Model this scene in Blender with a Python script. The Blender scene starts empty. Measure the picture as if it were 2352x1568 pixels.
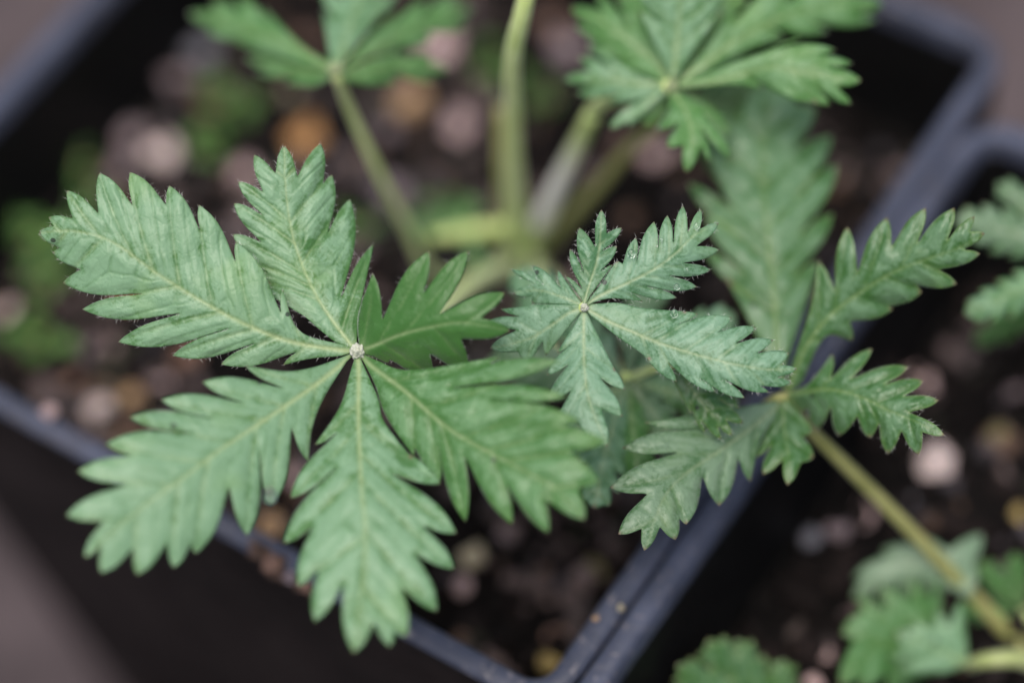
import bpy, bmesh, math, random
import numpy as np
from mathutils import Vector, Matrix, noise
from mathutils.geometry import delaunay_2d_cdt

random.seed(7)
rng = np.random.default_rng(7)
sc = bpy.context.scene
COL = sc.collection
CM = 0.01                       # everything below is laid out in centimetres
RIM = 9.3                       # height of the pot rims above the ground, cm

# ------------------------------------------------------------------ camera
W, H = 2352.0, 1568.0
FOC = W * 60.0 / 22.3
CC = np.array([-8.701497651591918, -7.124427926405002, 22.00581913291904 + RIM])
CR = np.array([0.5446718078448518, -0.8358331102699418, -0.06867047045103278])
CU = np.array([0.7131484848161935, 0.4185209870770704, 0.5623694710569483])
CF = np.array([0.4413069910397359, 0.35527903843236447, -0.8240296988034042])
FOCUS = 23.75
cam = bpy.data.cameras.new('camera')
cam.lens = 60.0
cam.sensor_width = 22.3
cam.sensor_fit = 'HORIZONTAL'
cam.clip_start = 0.005
cam.clip_end = 100.0
cam.dof.use_dof = True
cam.dof.focus_distance = FOCUS * CM
cam.dof.aperture_fstop = 3.6
cam.dof.aperture_blades = 0
camo = bpy.data.objects.new('camera', cam)
COL.objects.link(camo)
m = Matrix.Identity(4)
for i in range(3):
    m[i][0], m[i][1], m[i][2], m[i][3] = CR[i], CU[i], -CF[i], CC[i] * CM
camo.matrix_world = m
sc.camera = camo

# ------------------------------------------------------------------ sky and light (bright overcast)
SUN_EL, SUN_AZ = math.radians(76), math.radians(200)      # azimuth measured from +X towards +Y
world = bpy.data.worlds.new('World')
sc.world = world
world.use_nodes = True
nt = world.node_tree
nt.nodes.clear()
sky = nt.nodes.new('ShaderNodeTexSky')
sky.sky_type = 'NISHITA'
sky.sun_disc = False
sky.sun_elevation = SUN_EL
sky.sun_rotation = math.pi / 2 - SUN_AZ
sky.air_density = 1.0
sky.dust_density = 6.0
sky.ozone_density = 1.0
bg = nt.nodes.new('ShaderNodeBackground')
bg.inputs['Strength'].default_value = 0.105
wo = nt.nodes.new('ShaderNodeOutputWorld')
nt.links.new(sky.outputs[0], bg.inputs[0])
nt.links.new(bg.outputs[0], wo.inputs[0])
sun = bpy.data.lights.new('sun', 'SUN')
sun.energy = 1.45
sun.angle = math.radians(38)
sun.color = (1.0, 0.975, 0.94)
suno = bpy.data.objects.new('sun', sun)
COL.objects.link(suno)
sd = Vector((math.cos(SUN_EL) * math.cos(SUN_AZ), math.cos(SUN_EL) * math.sin(SUN_AZ), math.sin(SUN_EL)))
suno.rotation_euler = sd.to_track_quat('Z', 'Y').to_euler()
vs = sc.view_settings
vs.view_transform = 'Standard'
vs.look = 'None'
vs.gamma = 1.0
vs.use_curve_mapping = False
vs.exposure = 0.36
sc.cycles.max_bounces = 8
sc.cycles.transparent_max_bounces = 8
sc.cycles.use_denoising = True

# ------------------------------------------------------------------ projection helpers
def P(x, y, d):
    """picture point at a distance along the view axis -> world point, cm"""
    return CC + d * (CF + CR * (x - W / 2) / FOC - CU * (y - H / 2) / FOC)

def Pz(x, y, z):
    """picture point on the level plane z (cm) -> world point and depth"""
    v = CF + CR * (x - W / 2) / FOC - CU * (y - H / 2) / FOC
    d = (z - CC[2]) / v[2]
    return CC + d * v, d

def crop(x0, y0, s):
    k = W / 4096.0
    def f(pts):
        return [((x0 + s * a) * k, (y0 + s * b) * k) for a, b in pts]
    return f
Z1 = crop(0, 500, 0.6378); Z2 = crop(900, 500, 0.6376); Z3 = crop(200, 1300, 0.7014)
Z4 = crop(1000, 1300, 0.8929); Z5 = crop(1900, 750, 0.6695); Z6 = crop(2400, 1000, 0.829)
Z7 = crop(2100, 0, 0.8486); Z8 = crop(2400, 1700, 0.7211); Y1 = crop(0, 0, 0.6378)
Y2 = crop(1200, 0, 0.7015); ZC = crop(3300, 0, 0.957)
ID = lambda pts: [(float(a), float(b)) for a, b in pts]

# ------------------------------------------------------------------ material helpers
class NT:
    def __init__(s, name):
        s.m = bpy.data.materials.new(name)
        s.m.use_nodes = True
        s.t = s.m.node_tree
        s.t.nodes.clear()
        s.out = s.t.nodes.new('ShaderNodeOutputMaterial')
    def n(s, kind, **kw):
        nd = s.t.nodes.new(kind)
        for k, v in kw.items():
            setattr(nd, k, v)
        return nd
    def l(s, a, b):
        s.t.links.new(a, b)
    def val(s, sock, v):
        if hasattr(v, 'is_linked') or hasattr(v, 'links'):
            s.l(v, sock)
        else:
            sock.default_value = v
    def math(s, op, a, b=0.0, c=None, clamp=False):
        nd = s.n('ShaderNodeMath', operation=op)
        nd.use_clamp = clamp
        s.val(nd.inputs[0], a); s.val(nd.inputs[1], b)
        if c is not None: s.val(nd.inputs[2], c)
        return nd.outputs[0]
    def mix(s, f, a, b, blend='MIX'):
        nd = s.n('ShaderNodeMix', data_type='RGBA', blend_type=blend)
        s.val(nd.inputs[0], f)
        for sock, v in ((nd.inputs[6], a), (nd.inputs[7], b)):
            if isinstance(v, tuple): v = (*v, 1.0) if len(v) == 3 else v
            s.val(sock, v)
        return nd.outputs[2]
    def obj(s):
        return s.n('ShaderNodeTexCoord').outputs['Object']
    def noise(s, vec, scale, detail=4, rough=0.55, dist=0.0, lo=0.0, hi=1.0):
        nd = s.n('ShaderNodeTexNoise')
        s.l(vec, nd.inputs['Vector'])
        nd.inputs['Scale'].default_value = scale
        nd.inputs['Detail'].default_value = detail
        nd.inputs['Roughness'].default_value = rough
        nd.inputs['Distortion'].default_value = dist
        return s.ramp(nd.outputs[0], lo, hi) if (lo, hi) != (0.0, 1.0) else nd.outputs[0]
    def ramp(s, f, lo, hi):
        nd = s.n('ShaderNodeMapRange')
        nd.interpolation_type = 'SMOOTHSTEP'
        s.l(f, nd.inputs[0])
        nd.inputs[1].default_value = lo; nd.inputs[2].default_value = hi
        return nd.outputs[0]
    def attr(s, name):
        return s.n('ShaderNodeAttribute', attribute_name=name).outputs['Fac']

def leaf_material(name, green, silver, vein, tipc, silverness=0.5, rough=0.5, sheen=0.35, edgec=None):
    t = NT(name)
    o = t.obj()
    big = t.noise(o, 260, 3, 0.55, 0.4)                   # patches a few mm across
    mid = t.noise(o, 900, 3, 0.6, 0.6)
    fine = t.noise(o, 4200, 2, 0.6)
    pk = t.attr('pucker')
    a = t.math('MULTIPLY_ADD', big, 0.9, silverness - 0.45)
    a = t.math('MULTIPLY_ADD', mid, 1.1, t.math('ADD', a, -0.55))
    a = t.math('MULTIPLY_ADD', fine, 0.7, t.math('ADD', a, -0.35))
    vcn = t.n('ShaderNodeAttribute', attribute_name='vc').outputs['Vector']
    streak = t.noise(vcn, 30, 3, 0.55, 0.3)
    a = t.math('MULTIPLY_ADD', streak, 1.0, t.math('ADD', a, -0.5))
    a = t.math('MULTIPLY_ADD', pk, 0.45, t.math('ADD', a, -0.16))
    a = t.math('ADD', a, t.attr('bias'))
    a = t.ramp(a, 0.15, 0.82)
    col = t.mix(a, green, silver)
    # reticulate veinlets
    vo = t.n('ShaderNodeTexVoronoi', feature='DISTANCE_TO_EDGE')
    wv = t.n('ShaderNodeVectorMath', operation='MULTIPLY_ADD')
    nz = t.n('ShaderNodeTexNoise'); t.l(o, nz.inputs['Vector']); nz.inputs['Scale'].default_value = 700
    t.l(nz.outputs['Color'], wv.inputs[0]); wv.inputs[1].default_value = (0.0009,) * 3; t.l(o, wv.inputs[2])
    t.l(wv.outputs[0], vo.inputs['Vector']); vo.inputs['Scale'].default_value = 900
    net = t.ramp(vo.outputs['Distance'], 0.0, 0.16)
    col = t.mix(t.math('MULTIPLY', t.math('SUBTRACT', 1.0, net), 0.07), col, (green[0] * 0.8, green[1] * 0.85, green[2] * 0.8))
    brk = t.noise(o, 600, 3, 0.6, 0.5, 0.36, 0.66)
    dk = (green[0] * 0.9, green[1] * 0.95, green[2] * 0.85)
    v2 = t.math('MULTIPLY', t.math('ADD', t.attr('vein'), t.math('MULTIPLY', t.attr('strip'), 0.30)), t.math('MULTIPLY', brk, 0.6))
    col = t.mix(v2, col, dk)
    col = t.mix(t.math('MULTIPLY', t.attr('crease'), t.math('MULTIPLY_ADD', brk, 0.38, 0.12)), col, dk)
    v3 = t.math('MULTIPLY', t.attr('vein'), t.math('MULTIPLY_ADD', brk, -0.3, 0.3))
    col = t.mix(v3, col, vein)
    v1 = t.math('MULTIPLY', t.attr('mid'), 0.85)
    col = t.mix(v1, col, vein)
    ed = t.math('MULTIPLY', t.attr('edge'), 0.45)
    col = t.mix(ed, col, edgec or (green[0] * 0.9, green[1] * 0.9, green[2] * 0.8))
    col = t.mix(t.math('MULTIPLY', t.attr('tip'), 0.8), col, tipc)
    yl = t.math('MULTIPLY', t.noise(o, 150, 2, 0.5, 0.3, 0.58, 0.78), 0.35)
    col = t.mix(yl, col, (silver[0] * 1.05, silver[1] * 1.02, silver[2] * 0.6))
    # dirt specks
    sp = t.n('ShaderNodeTexVoronoi', feature='F1'); t.l(o, sp.inputs['Vector']); sp.inputs['Scale'].default_value = 420
    pick = t.n('ShaderNodeTexNoise'); t.l(sp.outputs['Position'], pick.inputs['Vector']); pick.inputs['Scale'].default_value = 6000
    k = t.math('MULTIPLY', t.math('LESS_THAN', sp.outputs['Distance'], 0.10), t.math('GREATER_THAN', pick.outputs[0], 0.60))
    col = t.mix(t.math('MULTIPLY', k, 0.8), col, (0.02, 0.018, 0.022))
    # relief
    h = t.math('MULTIPLY_ADD', net, 0.12, t.math('MULTIPLY', fine, 0.35))
    h = t.math('ADD', h, t.math('MULTIPLY', mid, 0.8))
    bump = t.n('ShaderNodeBump'); bump.inputs['Strength'].default_value = 0.45; bump.inputs['Distance'].default_value = 0.00022
    t.l(h, bump.inputs['Height'])
    p = t.n('ShaderNodeBsdfPrincipled')
    t.l(col, p.inputs['Base Color'])
    t.l(t.math('MULTIPLY_ADD', fine, 0.25, rough - 0.2), p.inputs['Roughness'])
    p.inputs['Specular IOR Level'].default_value = 0.5
    p.inputs['Sheen Weight'].default_value = sheen
    p.inputs['Sheen Roughness'].default_value = 0.45
    p.inputs['Sheen Tint'].default_value = (0.9, 1.0, 0.95, 1)
    t.l(bump.outputs[0], p.inputs['Normal'])
    tr = t.n('ShaderNodeBsdfTranslucent')
    t.l(t.mix(0.55, col, (0.16, 0.30, 0.04)), tr.inputs['Color'])
    mx = t.n('ShaderNodeMixShader'); mx.inputs[0].default_value = 0.14
    t.l(p.outputs[0], mx.inputs[1]); t.l(tr.outputs[0], mx.inputs[2])
    t.l(mx.outputs[0], t.out.inputs[0])
    return t.m

M = {}
TIPC = (0.22, 0.10, 0.09)
M['leaf'] = leaf_material('silvery_green_leaf', (0.06, 0.18, 0.04), (0.22, 0.39, 0.222), (0.42, 0.52, 0.25), TIPC, 0.62)
M['leaf_cool'] = leaf_material('cool_silver_leaf', (0.06, 0.18, 0.065), (0.212, 0.38, 0.242), (0.40, 0.50, 0.27), TIPC, 0.62)
M['leaf_green'] = leaf_material('fresh_green_leaf', (0.05, 0.165, 0.028), (0.155, 0.31, 0.135), (0.32, 0.43, 0.20), TIPC, 0.42)
M['leaf_lush'] = leaf_material('lush_green_leaf', (0.075, 0.215, 0.045), (0.20, 0.37, 0.17), (0.36, 0.46, 0.22), TIPC, 0.45)
M['leaf_dark'] = leaf_material('deep_green_leaf', (0.035, 0.125, 0.018), (0.14, 0.265, 0.135), (0.22, 0.33, 0.12), TIPC, 0.46, 0.42, 0.3, (0.20, 0.31, 0.09))
M['leaf_old'] = leaf_material('grey_green_leaf', (0.065, 0.16, 0.055), (0.195, 0.305, 0.19), (0.30, 0.38, 0.22), TIPC, 0.62)
M['weed'] = leaf_material('weed_leaf', (0.075, 0.20, 0.03), (0.17, 0.33, 0.085), (0.12, 0.25, 0.06), (0.05, 0.15, 0.02), 0.4)

def under_material():
    t = NT('felted_leaf_underside')
    o = t.obj()
    col = t.mix(t.noise(o, 2500, 3), (0.30, 0.40, 0.30), (0.46, 0.55, 0.47))
    p = t.n('ShaderNodeBsdfPrincipled')
    t.l(col, p.inputs['Base Color']); p.inputs['Roughness'].default_value = 0.8
    p.inputs['Sheen Weight'].default_value = 0.5
    t.l(p.outputs[0], t.out.inputs[0])
    return t.m
M['under'] = under_material()

def plain(name, c1, c2, scale, rough=0.6, bumpd=0.0, detail=4, sheen=0.0, spec=0.5, lo=0.3, hi=0.7):
    t = NT(name)
    o = t.obj()
    n1 = t.noise(o, scale, detail)
    col = t.mix(t.ramp(n1, lo, hi), c1, c2)
    p = t.n('ShaderNodeBsdfPrincipled')
    t.l(col, p.inputs['Base Color'])
    p.inputs['Roughness'].default_value = rough
    p.inputs['Sheen Weight'].default_value = sheen
    p.inputs['Specular IOR Level'].default_value = spec
    if bumpd:
        b = t.n('ShaderNodeBump'); b.inputs['Distance'].default_value = bumpd; b.inputs['Strength'].default_value = 0.8
        t.l(t.noise(o, scale * 2.3, 5), b.inputs['Height']); t.l(b.outputs[0], p.inputs['Normal'])
    t.l(p.outputs[0], t.out.inputs[0])
    return t.m

M['petiole'] = plain('pale_green_stalk', (0.50, 0.64, 0.20), (0.66, 0.78, 0.34), 500, 0.5, 0.0001, sheen=0.3)
M['petiole_olive'] = plain('olive_stalk', (0.25, 0.265, 0.075), (0.37, 0.37, 0.13), 400, 0.5, 0.0001, sheen=0.2)
_t = NT('papery_white_sheath')
_p = _t.n('ShaderNodeBsdfPrincipled'); _p.inputs['Roughness'].default_value = 0.3
_w = _t.mix(_t.noise(_t.obj(), 300, 3), (0.80, 0.78, 0.79), (0.92, 0.90, 0.91))
_t.l(_t.mix(_t.ramp(_t.attr('along'), 0.05, 0.6), (0.50, 0.62, 0.24), _w), _p.inputs['Base Color'])
_t.l(_p.outputs[0], _t.out.inputs[0])
M['sheath'] = _t.m
M['crown'] = plain('rusty_crown', (0.16, 0.08, 0.03), (0.30, 0.22, 0.07), 300, 0.7, 0.0003)
M['hub'] = plain('downy_white_joint', (0.42, 0.46, 0.33), (0.66, 0.68, 0.58), 1500, 0.8, 0.0002, sheen=0.6)
M['joint'] = plain('green_joint', (0.26, 0.33, 0.15), (0.38, 0.45, 0.24), 1500, 0.7, 0.0002, sheen=0.4)
M['petiole_mid'] = plain('dull_green_stalk', (0.30, 0.37, 0.12), (0.42, 0.48, 0.20), 500, 0.5, 0.0001, sheen=0.3)
M['hair'] = plain('leaf_hair', (0.6, 0.62, 0.58), (0.7, 0.72, 0.68), 900, 0.5)

def plastic(name, dust_sheen_amt):
    t = NT(name)
    o = t.obj()
    dust_sheen = t.noise(o, 90, 6, 0.65, 0.5, 0.35, 0.75)
    scuff = t.noise(o, 420, 5, 0.75, 2.5, 0.52, 0.70)
    col = t.mix(t.math('MULTIPLY_ADD', dust_sheen, 0.5, 0.5), (0.005, 0.005, 0.0055), (dust_sheen_amt * 0.88, dust_sheen_amt * 1.04, dust_sheen_amt * 1.65) if dust_sheen_amt > 0.02 else (dust_sheen_amt, dust_sheen_amt, dust_sheen_amt))  # on the rim, bluish sky reflection is painted in along with the dust
    col = t.mix(t.math('MULTIPLY', scuff, min(0.35, dust_sheen_amt * 3.5)), col, (0.16, 0.15, 0.16))
    if dust_sheen_amt > 0.02:
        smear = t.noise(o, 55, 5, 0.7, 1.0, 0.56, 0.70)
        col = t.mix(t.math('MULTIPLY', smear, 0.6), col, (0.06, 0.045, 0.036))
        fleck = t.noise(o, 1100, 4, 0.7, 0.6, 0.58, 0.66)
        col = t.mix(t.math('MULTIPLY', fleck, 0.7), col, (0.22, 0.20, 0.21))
    p = t.n('ShaderNodeBsdfPrincipled')
    t.l(col, p.inputs['Base Color'])
    t.l(t.math('MULTIPLY_ADD', dust_sheen, 0.25, 0.38), p.inputs['Roughness'])
    p.inputs['Specular IOR Level'].default_value = 0.5 if dust_sheen_amt > 0.02 else 0.12
    b = t.n('ShaderNodeBump'); b.inputs['Distance'].default_value = 0.0002; b.inputs['Strength'].default_value = 0.5
    t.l(t.noise(o, 700, 5, 0.7), b.inputs['Height']); t.l(b.outputs[0], p.inputs['Normal'])
    t.l(p.outputs[0], t.out.inputs[0])
    return t.m
M['plastic'] = plastic('black_plastic', 0.007)
M['plastic_rim'] = plastic('dusty_sky_sheen_rim', 0.085)
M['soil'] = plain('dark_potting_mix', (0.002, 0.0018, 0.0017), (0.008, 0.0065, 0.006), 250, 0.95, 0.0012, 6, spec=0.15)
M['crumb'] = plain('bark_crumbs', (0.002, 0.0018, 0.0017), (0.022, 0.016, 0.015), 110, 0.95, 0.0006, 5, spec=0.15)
M['ground'] = plain('brown_ground', (0.050, 0.038, 0.040), (0.105, 0.081, 0.084), 60, 0.9, 0.0006, 7)

# ------------------------------------------------------------------ object helpers
def link(o, parent=None):
    COL.objects.link(o)
    if parent is not None:
        o.parent = parent
        o.matrix_parent_inverse = Matrix.Translation(-WL(parent))
    return o

def WL(o):
    v = o.location.copy()
    return v

def empty(name, loc_cm, parent=None):
    o = bpy.data.objects.new(name, None)
    o.empty_display_size = 0.01
    o.location = Vector(loc_cm) * CM
    COL.objects.link(o)
    if parent is not None:                       # parents are never rotated or scaled
        o.parent = parent
        o.matrix_parent_inverse = Matrix.Translation(-parent['_w'])if False else Matrix.Translation(-Vector(parent.get('_wl', (0, 0, 0))))
    o['_wl'] = tuple(Vector(loc_cm) * CM)
    return o

def mesh_obj(name, verts_cm, faces, mats, parent=None, smooth=True, midx=None, origin=None):
    """vertices are given in world cm; the object's origin sits at `origin` (world cm)"""
    v = np.asarray(verts_cm, dtype=float)
    org = np.array(origin if origin is not None else (0, 0, 0), float)
    me = bpy.data.meshes.new(name)
    me.from_pydata(((v - org) * CM).tolist(), [], faces)
    for mt in mats: me.materials.append(mt)
    if smooth: me.polygons.foreach_set('use_smooth', [True] * len(me.polygons))
    if midx is not None: me.polygons.foreach_set('material_index', midx)
    me.update()
    o = bpy.data.objects.new(name, me)
    o.location = Vector(org) * CM
    COL.objects.link(o)
    if parent is not None:
        o.parent = parent
        o.matrix_parent_inverse = Matrix.Translation(-Vector(parent.get('_wl', (0, 0, 0))))
    return o

def tag(o, label=None, cat=None, group=None, kind=None):
    if label: o['label'] = label
    if cat: o['category'] = cat
    if group: o['group'] = group
    if kind: o['kind'] = kind
    return o

def resample(pts, n):
    """Catmull-Rom through the points, n samples"""
    p = np.asarray(pts, float)
    if len(p) == 2:
        t = np.linspace(0, 1, n)[:, None]
        return p[0] * (1 - t) + p[1] * t
    q = np.vstack([2 * p[0] - p[1], p, 2 * p[-1] - p[-2]])
    seg = np.linalg.norm(np.diff(p, axis=0), axis=1)
    cs = np.concatenate([[0], np.cumsum(seg)])
    out = []
    for s in np.linspace(0, cs[-1], n):
        i = min(np.searchsorted(cs, s, 'right') - 1, len(seg) - 1)
        u = (s - cs[i]) / max(seg[i], 1e-9)
        a, b, c, d = q[i], q[i + 1], q[i + 2], q[i + 3]
        out.append(0.5 * ((2 * b) + (c - a) * u + (2 * a - 5 * b + 4 * c - d) * u * u + (3 * b - a - 3 * c + d) * u ** 3))
    return np.array(out)

def tube(path, radii, sides=10, n=28, wob=0.0):
    """closed tube through 3-D points (cm) -> verts, faces"""
    c = resample(path, n)
    r = np.interp(np.linspace(0, 1, n), np.linspace(0, 1, len(radii)), radii)
    vs_, fs = [], []
    ref = np.array([0.3, 0.2, 0.93])
    for i in range(n):
        t = c[min(i + 1, n - 1)] - c[max(i - 1, 0)]
        t /= np.linalg.norm(t) + 1e-12
        a = np.cross(t, ref)
        if np.linalg.norm(a) < 1e-3: a = np.cross(t, np.array([1.0, 0, 0]))
        a /= np.linalg.norm(a); b = np.cross(t, a)
        for k in range(sides):
            th = 2 * math.pi * k / sides
            rr = r[i] * (1 + wob * math.sin(3.1 * k + 1.7 * i))
            vs_.append(c[i] + rr * (math.cos(th) * a + math.sin(th) * b))
    for i in range(n - 1):
        for k in range(sides):
            k2 = (k + 1) % sides
            fs.append((i * sides + k, i * sides + k2, (i + 1) * sides + k2, (i + 1) * sides + k))
    fs.append(tuple(range(sides - 1, -1, -1)))
    fs.append(tuple((n - 1) * sides + k for k in range(sides)))
    return vs_, fs

# ------------------------------------------------------------------ leaflets
def seg_dist(pts, a, b):
    d = b - a
    L2 = d @ d + 1e-12
    t = np.clip(((pts - a) @ d) / L2, 0, 1)
    return np.linalg.norm(pts - (a + t[:, None] * d), axis=1)

def poly_dist(pts, line):
    out = np.full(len(pts), 1e9)
    for i in range(len(line) - 1):
        out = np.minimum(out, seg_dist(pts, line[i], line[i + 1]))
    return out

def inside(pts, poly):
    x, y = pts[:, 0], pts[:, 1]
    r = np.zeros(len(pts), bool)
    j = len(poly) - 1
    for i in range(len(poly)):
        xi, yi = poly[i]; xj, yj = poly[j]
        c = ((yi > y) != (yj > y)) & (x < (xj - xi) * (y - yi) / (yj - yi + 1e-12) + xi)
        r ^= c
        j = i
    return r

def tooth_side(start, pts, nb, bulge, step, inner):
    """outline from the tip `start` to the base: pts alternates notch, tooth, notch, tooth ..., then nb plain base points"""
    pts = [np.array(p) for p in pts]
    teeth = pts[:len(pts) - nb] if nb else pts
    base = pts[len(pts) - nb:] if nb else []
    seq = [np.array(start)] + teeth
    for i in range(1, len(seq) - 1, 2):              # notches cut a little deeper than they look
        m_ = (seq[i - 1] + seq[i + 1]) / 2
        seq[i] = seq[i] + (seq[i] - m_) * 0.13
    out = [seq[0]]
    for i in range(1, len(seq)):
        a, b = seq[i - 1], seq[i]
        tip_is_b = (i % 2 == 0)
        t, s = (b, a) if tip_is_b else (a, b)
        # the neighbouring notch on the other flank of the same tooth
        if tip_is_b: other = seq[i + 1] if i + 1 < len(seq) else (base[0] if len(base) else seq[i - 1])
        else: other = seq[i - 2] if i >= 2 else None
        L = np.linalg.norm(b - a)
        nrm = np.array([-(t - s)[1], (t - s)[0]]) / (L + 1e-9)
        if other is None: other = inner
        if nrm @ (other - s) > 0: nrm = -nrm
        bl = bulge if tip_is_b else bulge * 1.35
        c1 = s + (t - s) * 0.34 + nrm * L * bl * 0.30         # the notch stays a narrow cut, the tooth swells outwards
        c2 = s + (t - s) * 0.60 + nrm * L * bl * 1.25
        k = max(4, int(L / step))
        for u in np.linspace(0, 1, k + 1)[1:]:
            w = u if tip_is_b else 1 - u
            out.append((1 - w) ** 3 * s + 3 * w * (1 - w) ** 2 * c1 + 3 * w * w * (1 - w) * c2 + w ** 3 * t)
    if len(base):
        rest = resample([out[-1]] + base, max(4, int(sum(np.linalg.norm(np.diff(np.array([out[-1]] + base), axis=0), axis=1)) / step)))
        out += list(rest[1:])
    return out, [seq[i] for i in range(2, len(seq), 2)]

LEAFN = [0]
def leaflet(parent, mid, left, right, d0, d1, mat='leaf', nb=(1, 1), arch=0.0, roll=0.0, fold=0.12, grid=4.5,
            bulge=0.105, pucker=0.022, hairs=0, bias=0.0, thick=0.016, droop=0.05, wave=0.05, sidebias=0.0, tipr=0.016, under='under', name='leaflet', tipdroop=0.0):
    """mid: midrib base -> tip, picture points; left/right: outline from the tip back to the base.
    d0, d1: distance of base and tip along the view axis (cm)."""
    LEAFN[0] += 1
    seed = LEAFN[0] * 17.3
    mid = np.array(mid, float)
    tip = mid[-1]
    base = mid[0]
    inner = mid[-2]
    lo, lt = tooth_side(tip, left, nb[0], bulge, grid * 1.3, inner)
    ro, rt = tooth_side(tip, right, nb[1], bulge, grid * 1.3, inner)
    out = [np.array(p) for p in lo] + [base] + [np.array(p) for p in ro[::-1]][:-1]
    o2 = [out[0]]
    for q in out[1:]:
        if np.linalg.norm(q - o2[-1]) > grid * 0.3: o2.append(q)
    if np.linalg.norm(o2[-1] - o2[0]) < grid * 0.3: o2.pop()
    poly = np.array(o2)
    mr = resample(mid, 40)
    # secondary veins, one to every tooth
    cs = np.concatenate([[0], np.cumsum(np.linalg.norm(np.diff(mr, axis=0), axis=1))])
    veins = []
    for t in lt + rt:
        dd = np.linalg.norm(mr - t, axis=1)
        i = int(np.argmin(dd))
        s = max(cs[i] - dd[i] * 0.9, cs[-1] * 0.03)
        b = np.array([np.interp(s, cs, mr[:, 0]), np.interp(s, cs, mr[:, 1])])
        tan = mr[min(i + 1, 39)] - mr[max(i - 1, 0)]; tan /= np.linalg.norm(tan) + 1e-9
        c = (b + t) / 2 + tan * 0.06 * np.linalg.norm(t - b)
        u = np.linspace(0, 1, 8)[:, None]
        veins.append((1 - u) ** 2 * b + 2 * u * (1 - u) * c + u * u * t)
    # points of the surface
    mn, mx_ = poly.min(0), poly.max(0)
    gx, gy = np.meshgrid(np.arange(mn[0], mx_[0], grid), np.arange(mn[1], mx_[1], grid * 0.866))
    gx[1::2] += grid / 2
    g = np.stack([gx.ravel(), gy.ravel()], 1)
    g += rng.uniform(-0.12, 0.12, g.shape) * grid
    g = g[inside(g, poly)]
    cl = np.vstack([poly, poly[:1]])
    if len(g): g = g[poly_dist(g, cl) > grid * 0.55]
    n = len(poly)
    allp = np.vstack([poly, g]) if len(g) else poly
    res = delaunay_2d_cdt([Vector(p) for p in allp], [], [list(range(n))], 1, 1e-4)
    pts = np.array([tuple(v) for v in res[0]])
    faces = [tuple(f) for f in res[2]]
    # fields over the surface
    px = d0 / FOC
    dm = np.full(len(pts), 1e9); tpar = np.zeros(len(pts)); side = np.zeros(len(pts))
    for i in range(len(mr) - 1):
        a, b = mr[i], mr[i + 1]; d = b - a
        t = np.clip(((pts - a) @ d) / (d @ d + 1e-12), 0, 1)
        q = a + t[:, None] * d
        e = np.linalg.norm(pts - q, axis=1)
        k = e < dm
        dm[k] = e[k]; tpar[k] = (cs[i] + t[k] * np.linalg.norm(d)) / cs[-1]
        side[k] = np.sign(d[0] * (pts[k, 1] - a[1]) - d[1] * (pts[k, 0] - a[0]))
    dall = np.array([poly_dist(pts, v) for v in veins]) if veins else np.full((1, len(pts)), 1e9)
    near = np.argmin(dall, axis=0)
    dv = dall[near, np.arange(len(pts))]
    second = np.partition(dall, 1, axis=0)[1] if len(dall) > 1 else dv + 50
    v0 = np.array([v[0] for v in veins]) if veins else np.zeros((1, 2))
    along = np.linalg.norm(pts - v0[near], axis=1) * px
    crease = np.exp(-((second - dv) * px / 0.022) ** 2)
    de = poly_dist(pts, cl)
    tips = np.array(lt + rt + [tip])
    dt = np.min(np.linalg.norm(pts[:, None] - tips[None], axis=2), axis=1)
    dmc, dvc, dec, dtc = dm * px, dv * px, de * px, dt * px
    halfw = max(np.percentile(dmc, 97), 0.05)
    vw = 0.018 * (cs[-1] * px / 2.6)
    fvein = np.exp(-(dvc / (vw * 0.8 + 0.004)) ** 2) * np.clip(1.1 - dmc / (halfw * 1.2), 0.15, 1)
    midw = (0.017 * (1 - 0.7 * tpar) + 0.004) * (cs[-1] * px / 2.2) ** 0.5
    fmid = np.exp(-(dmc / midw) ** 2) * (1 - 0.7 * tpar ** 0.8)
    fmid = np.maximum(fmid, 0.9 * np.exp(-(np.linalg.norm(pts - base, axis=1) * px / 0.075) ** 2))
    fedge = np.exp(-(dec / 0.012) ** 2)
    ftip = np.exp(-(dtc / tipr) ** 2)
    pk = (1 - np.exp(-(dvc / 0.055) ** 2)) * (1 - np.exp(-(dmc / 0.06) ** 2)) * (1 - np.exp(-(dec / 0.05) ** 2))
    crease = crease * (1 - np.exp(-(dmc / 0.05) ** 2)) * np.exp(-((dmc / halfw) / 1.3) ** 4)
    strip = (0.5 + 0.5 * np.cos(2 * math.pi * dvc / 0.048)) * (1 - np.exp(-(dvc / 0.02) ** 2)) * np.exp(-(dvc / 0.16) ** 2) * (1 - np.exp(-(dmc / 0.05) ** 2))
    nz = np.array([noise.noise(Vector((p[0] * px * 1.6 + seed, p[1] * px * 1.6, seed))) for p in pts])
    nz2 = np.array([noise.noise(Vector((p[0] * px * 7 + seed, p[1] * px * 7, seed * 2))) for p in pts])
    dep = d0 + (d1 - d0) * tpar + arch * 4 * tpar * (1 - tpar) + tipdroop * tpar ** 3
    x = dmc / halfw
    dep = dep + fold * halfw * np.sqrt(x * x + 0.01) + roll * dmc * side * np.clip(tpar * 4, 0, 1)
    dep = dep + droop * np.exp(-(dtc / 0.14) ** 2) + wave * nz * np.clip(tpar * 2.5, 0, 1)
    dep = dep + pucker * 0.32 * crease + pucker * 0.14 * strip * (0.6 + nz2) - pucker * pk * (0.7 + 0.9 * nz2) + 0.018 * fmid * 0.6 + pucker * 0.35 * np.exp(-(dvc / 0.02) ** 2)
    top = np.array([P(a, b, d) for (a, b), d in zip(pts, dep)])
    # normals of the sheet for its thickness
    nv = len(pts)
    fa = np.array([f for f in faces if len(f) == 3])
    nrm = np.zeros((nv, 3))
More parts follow.
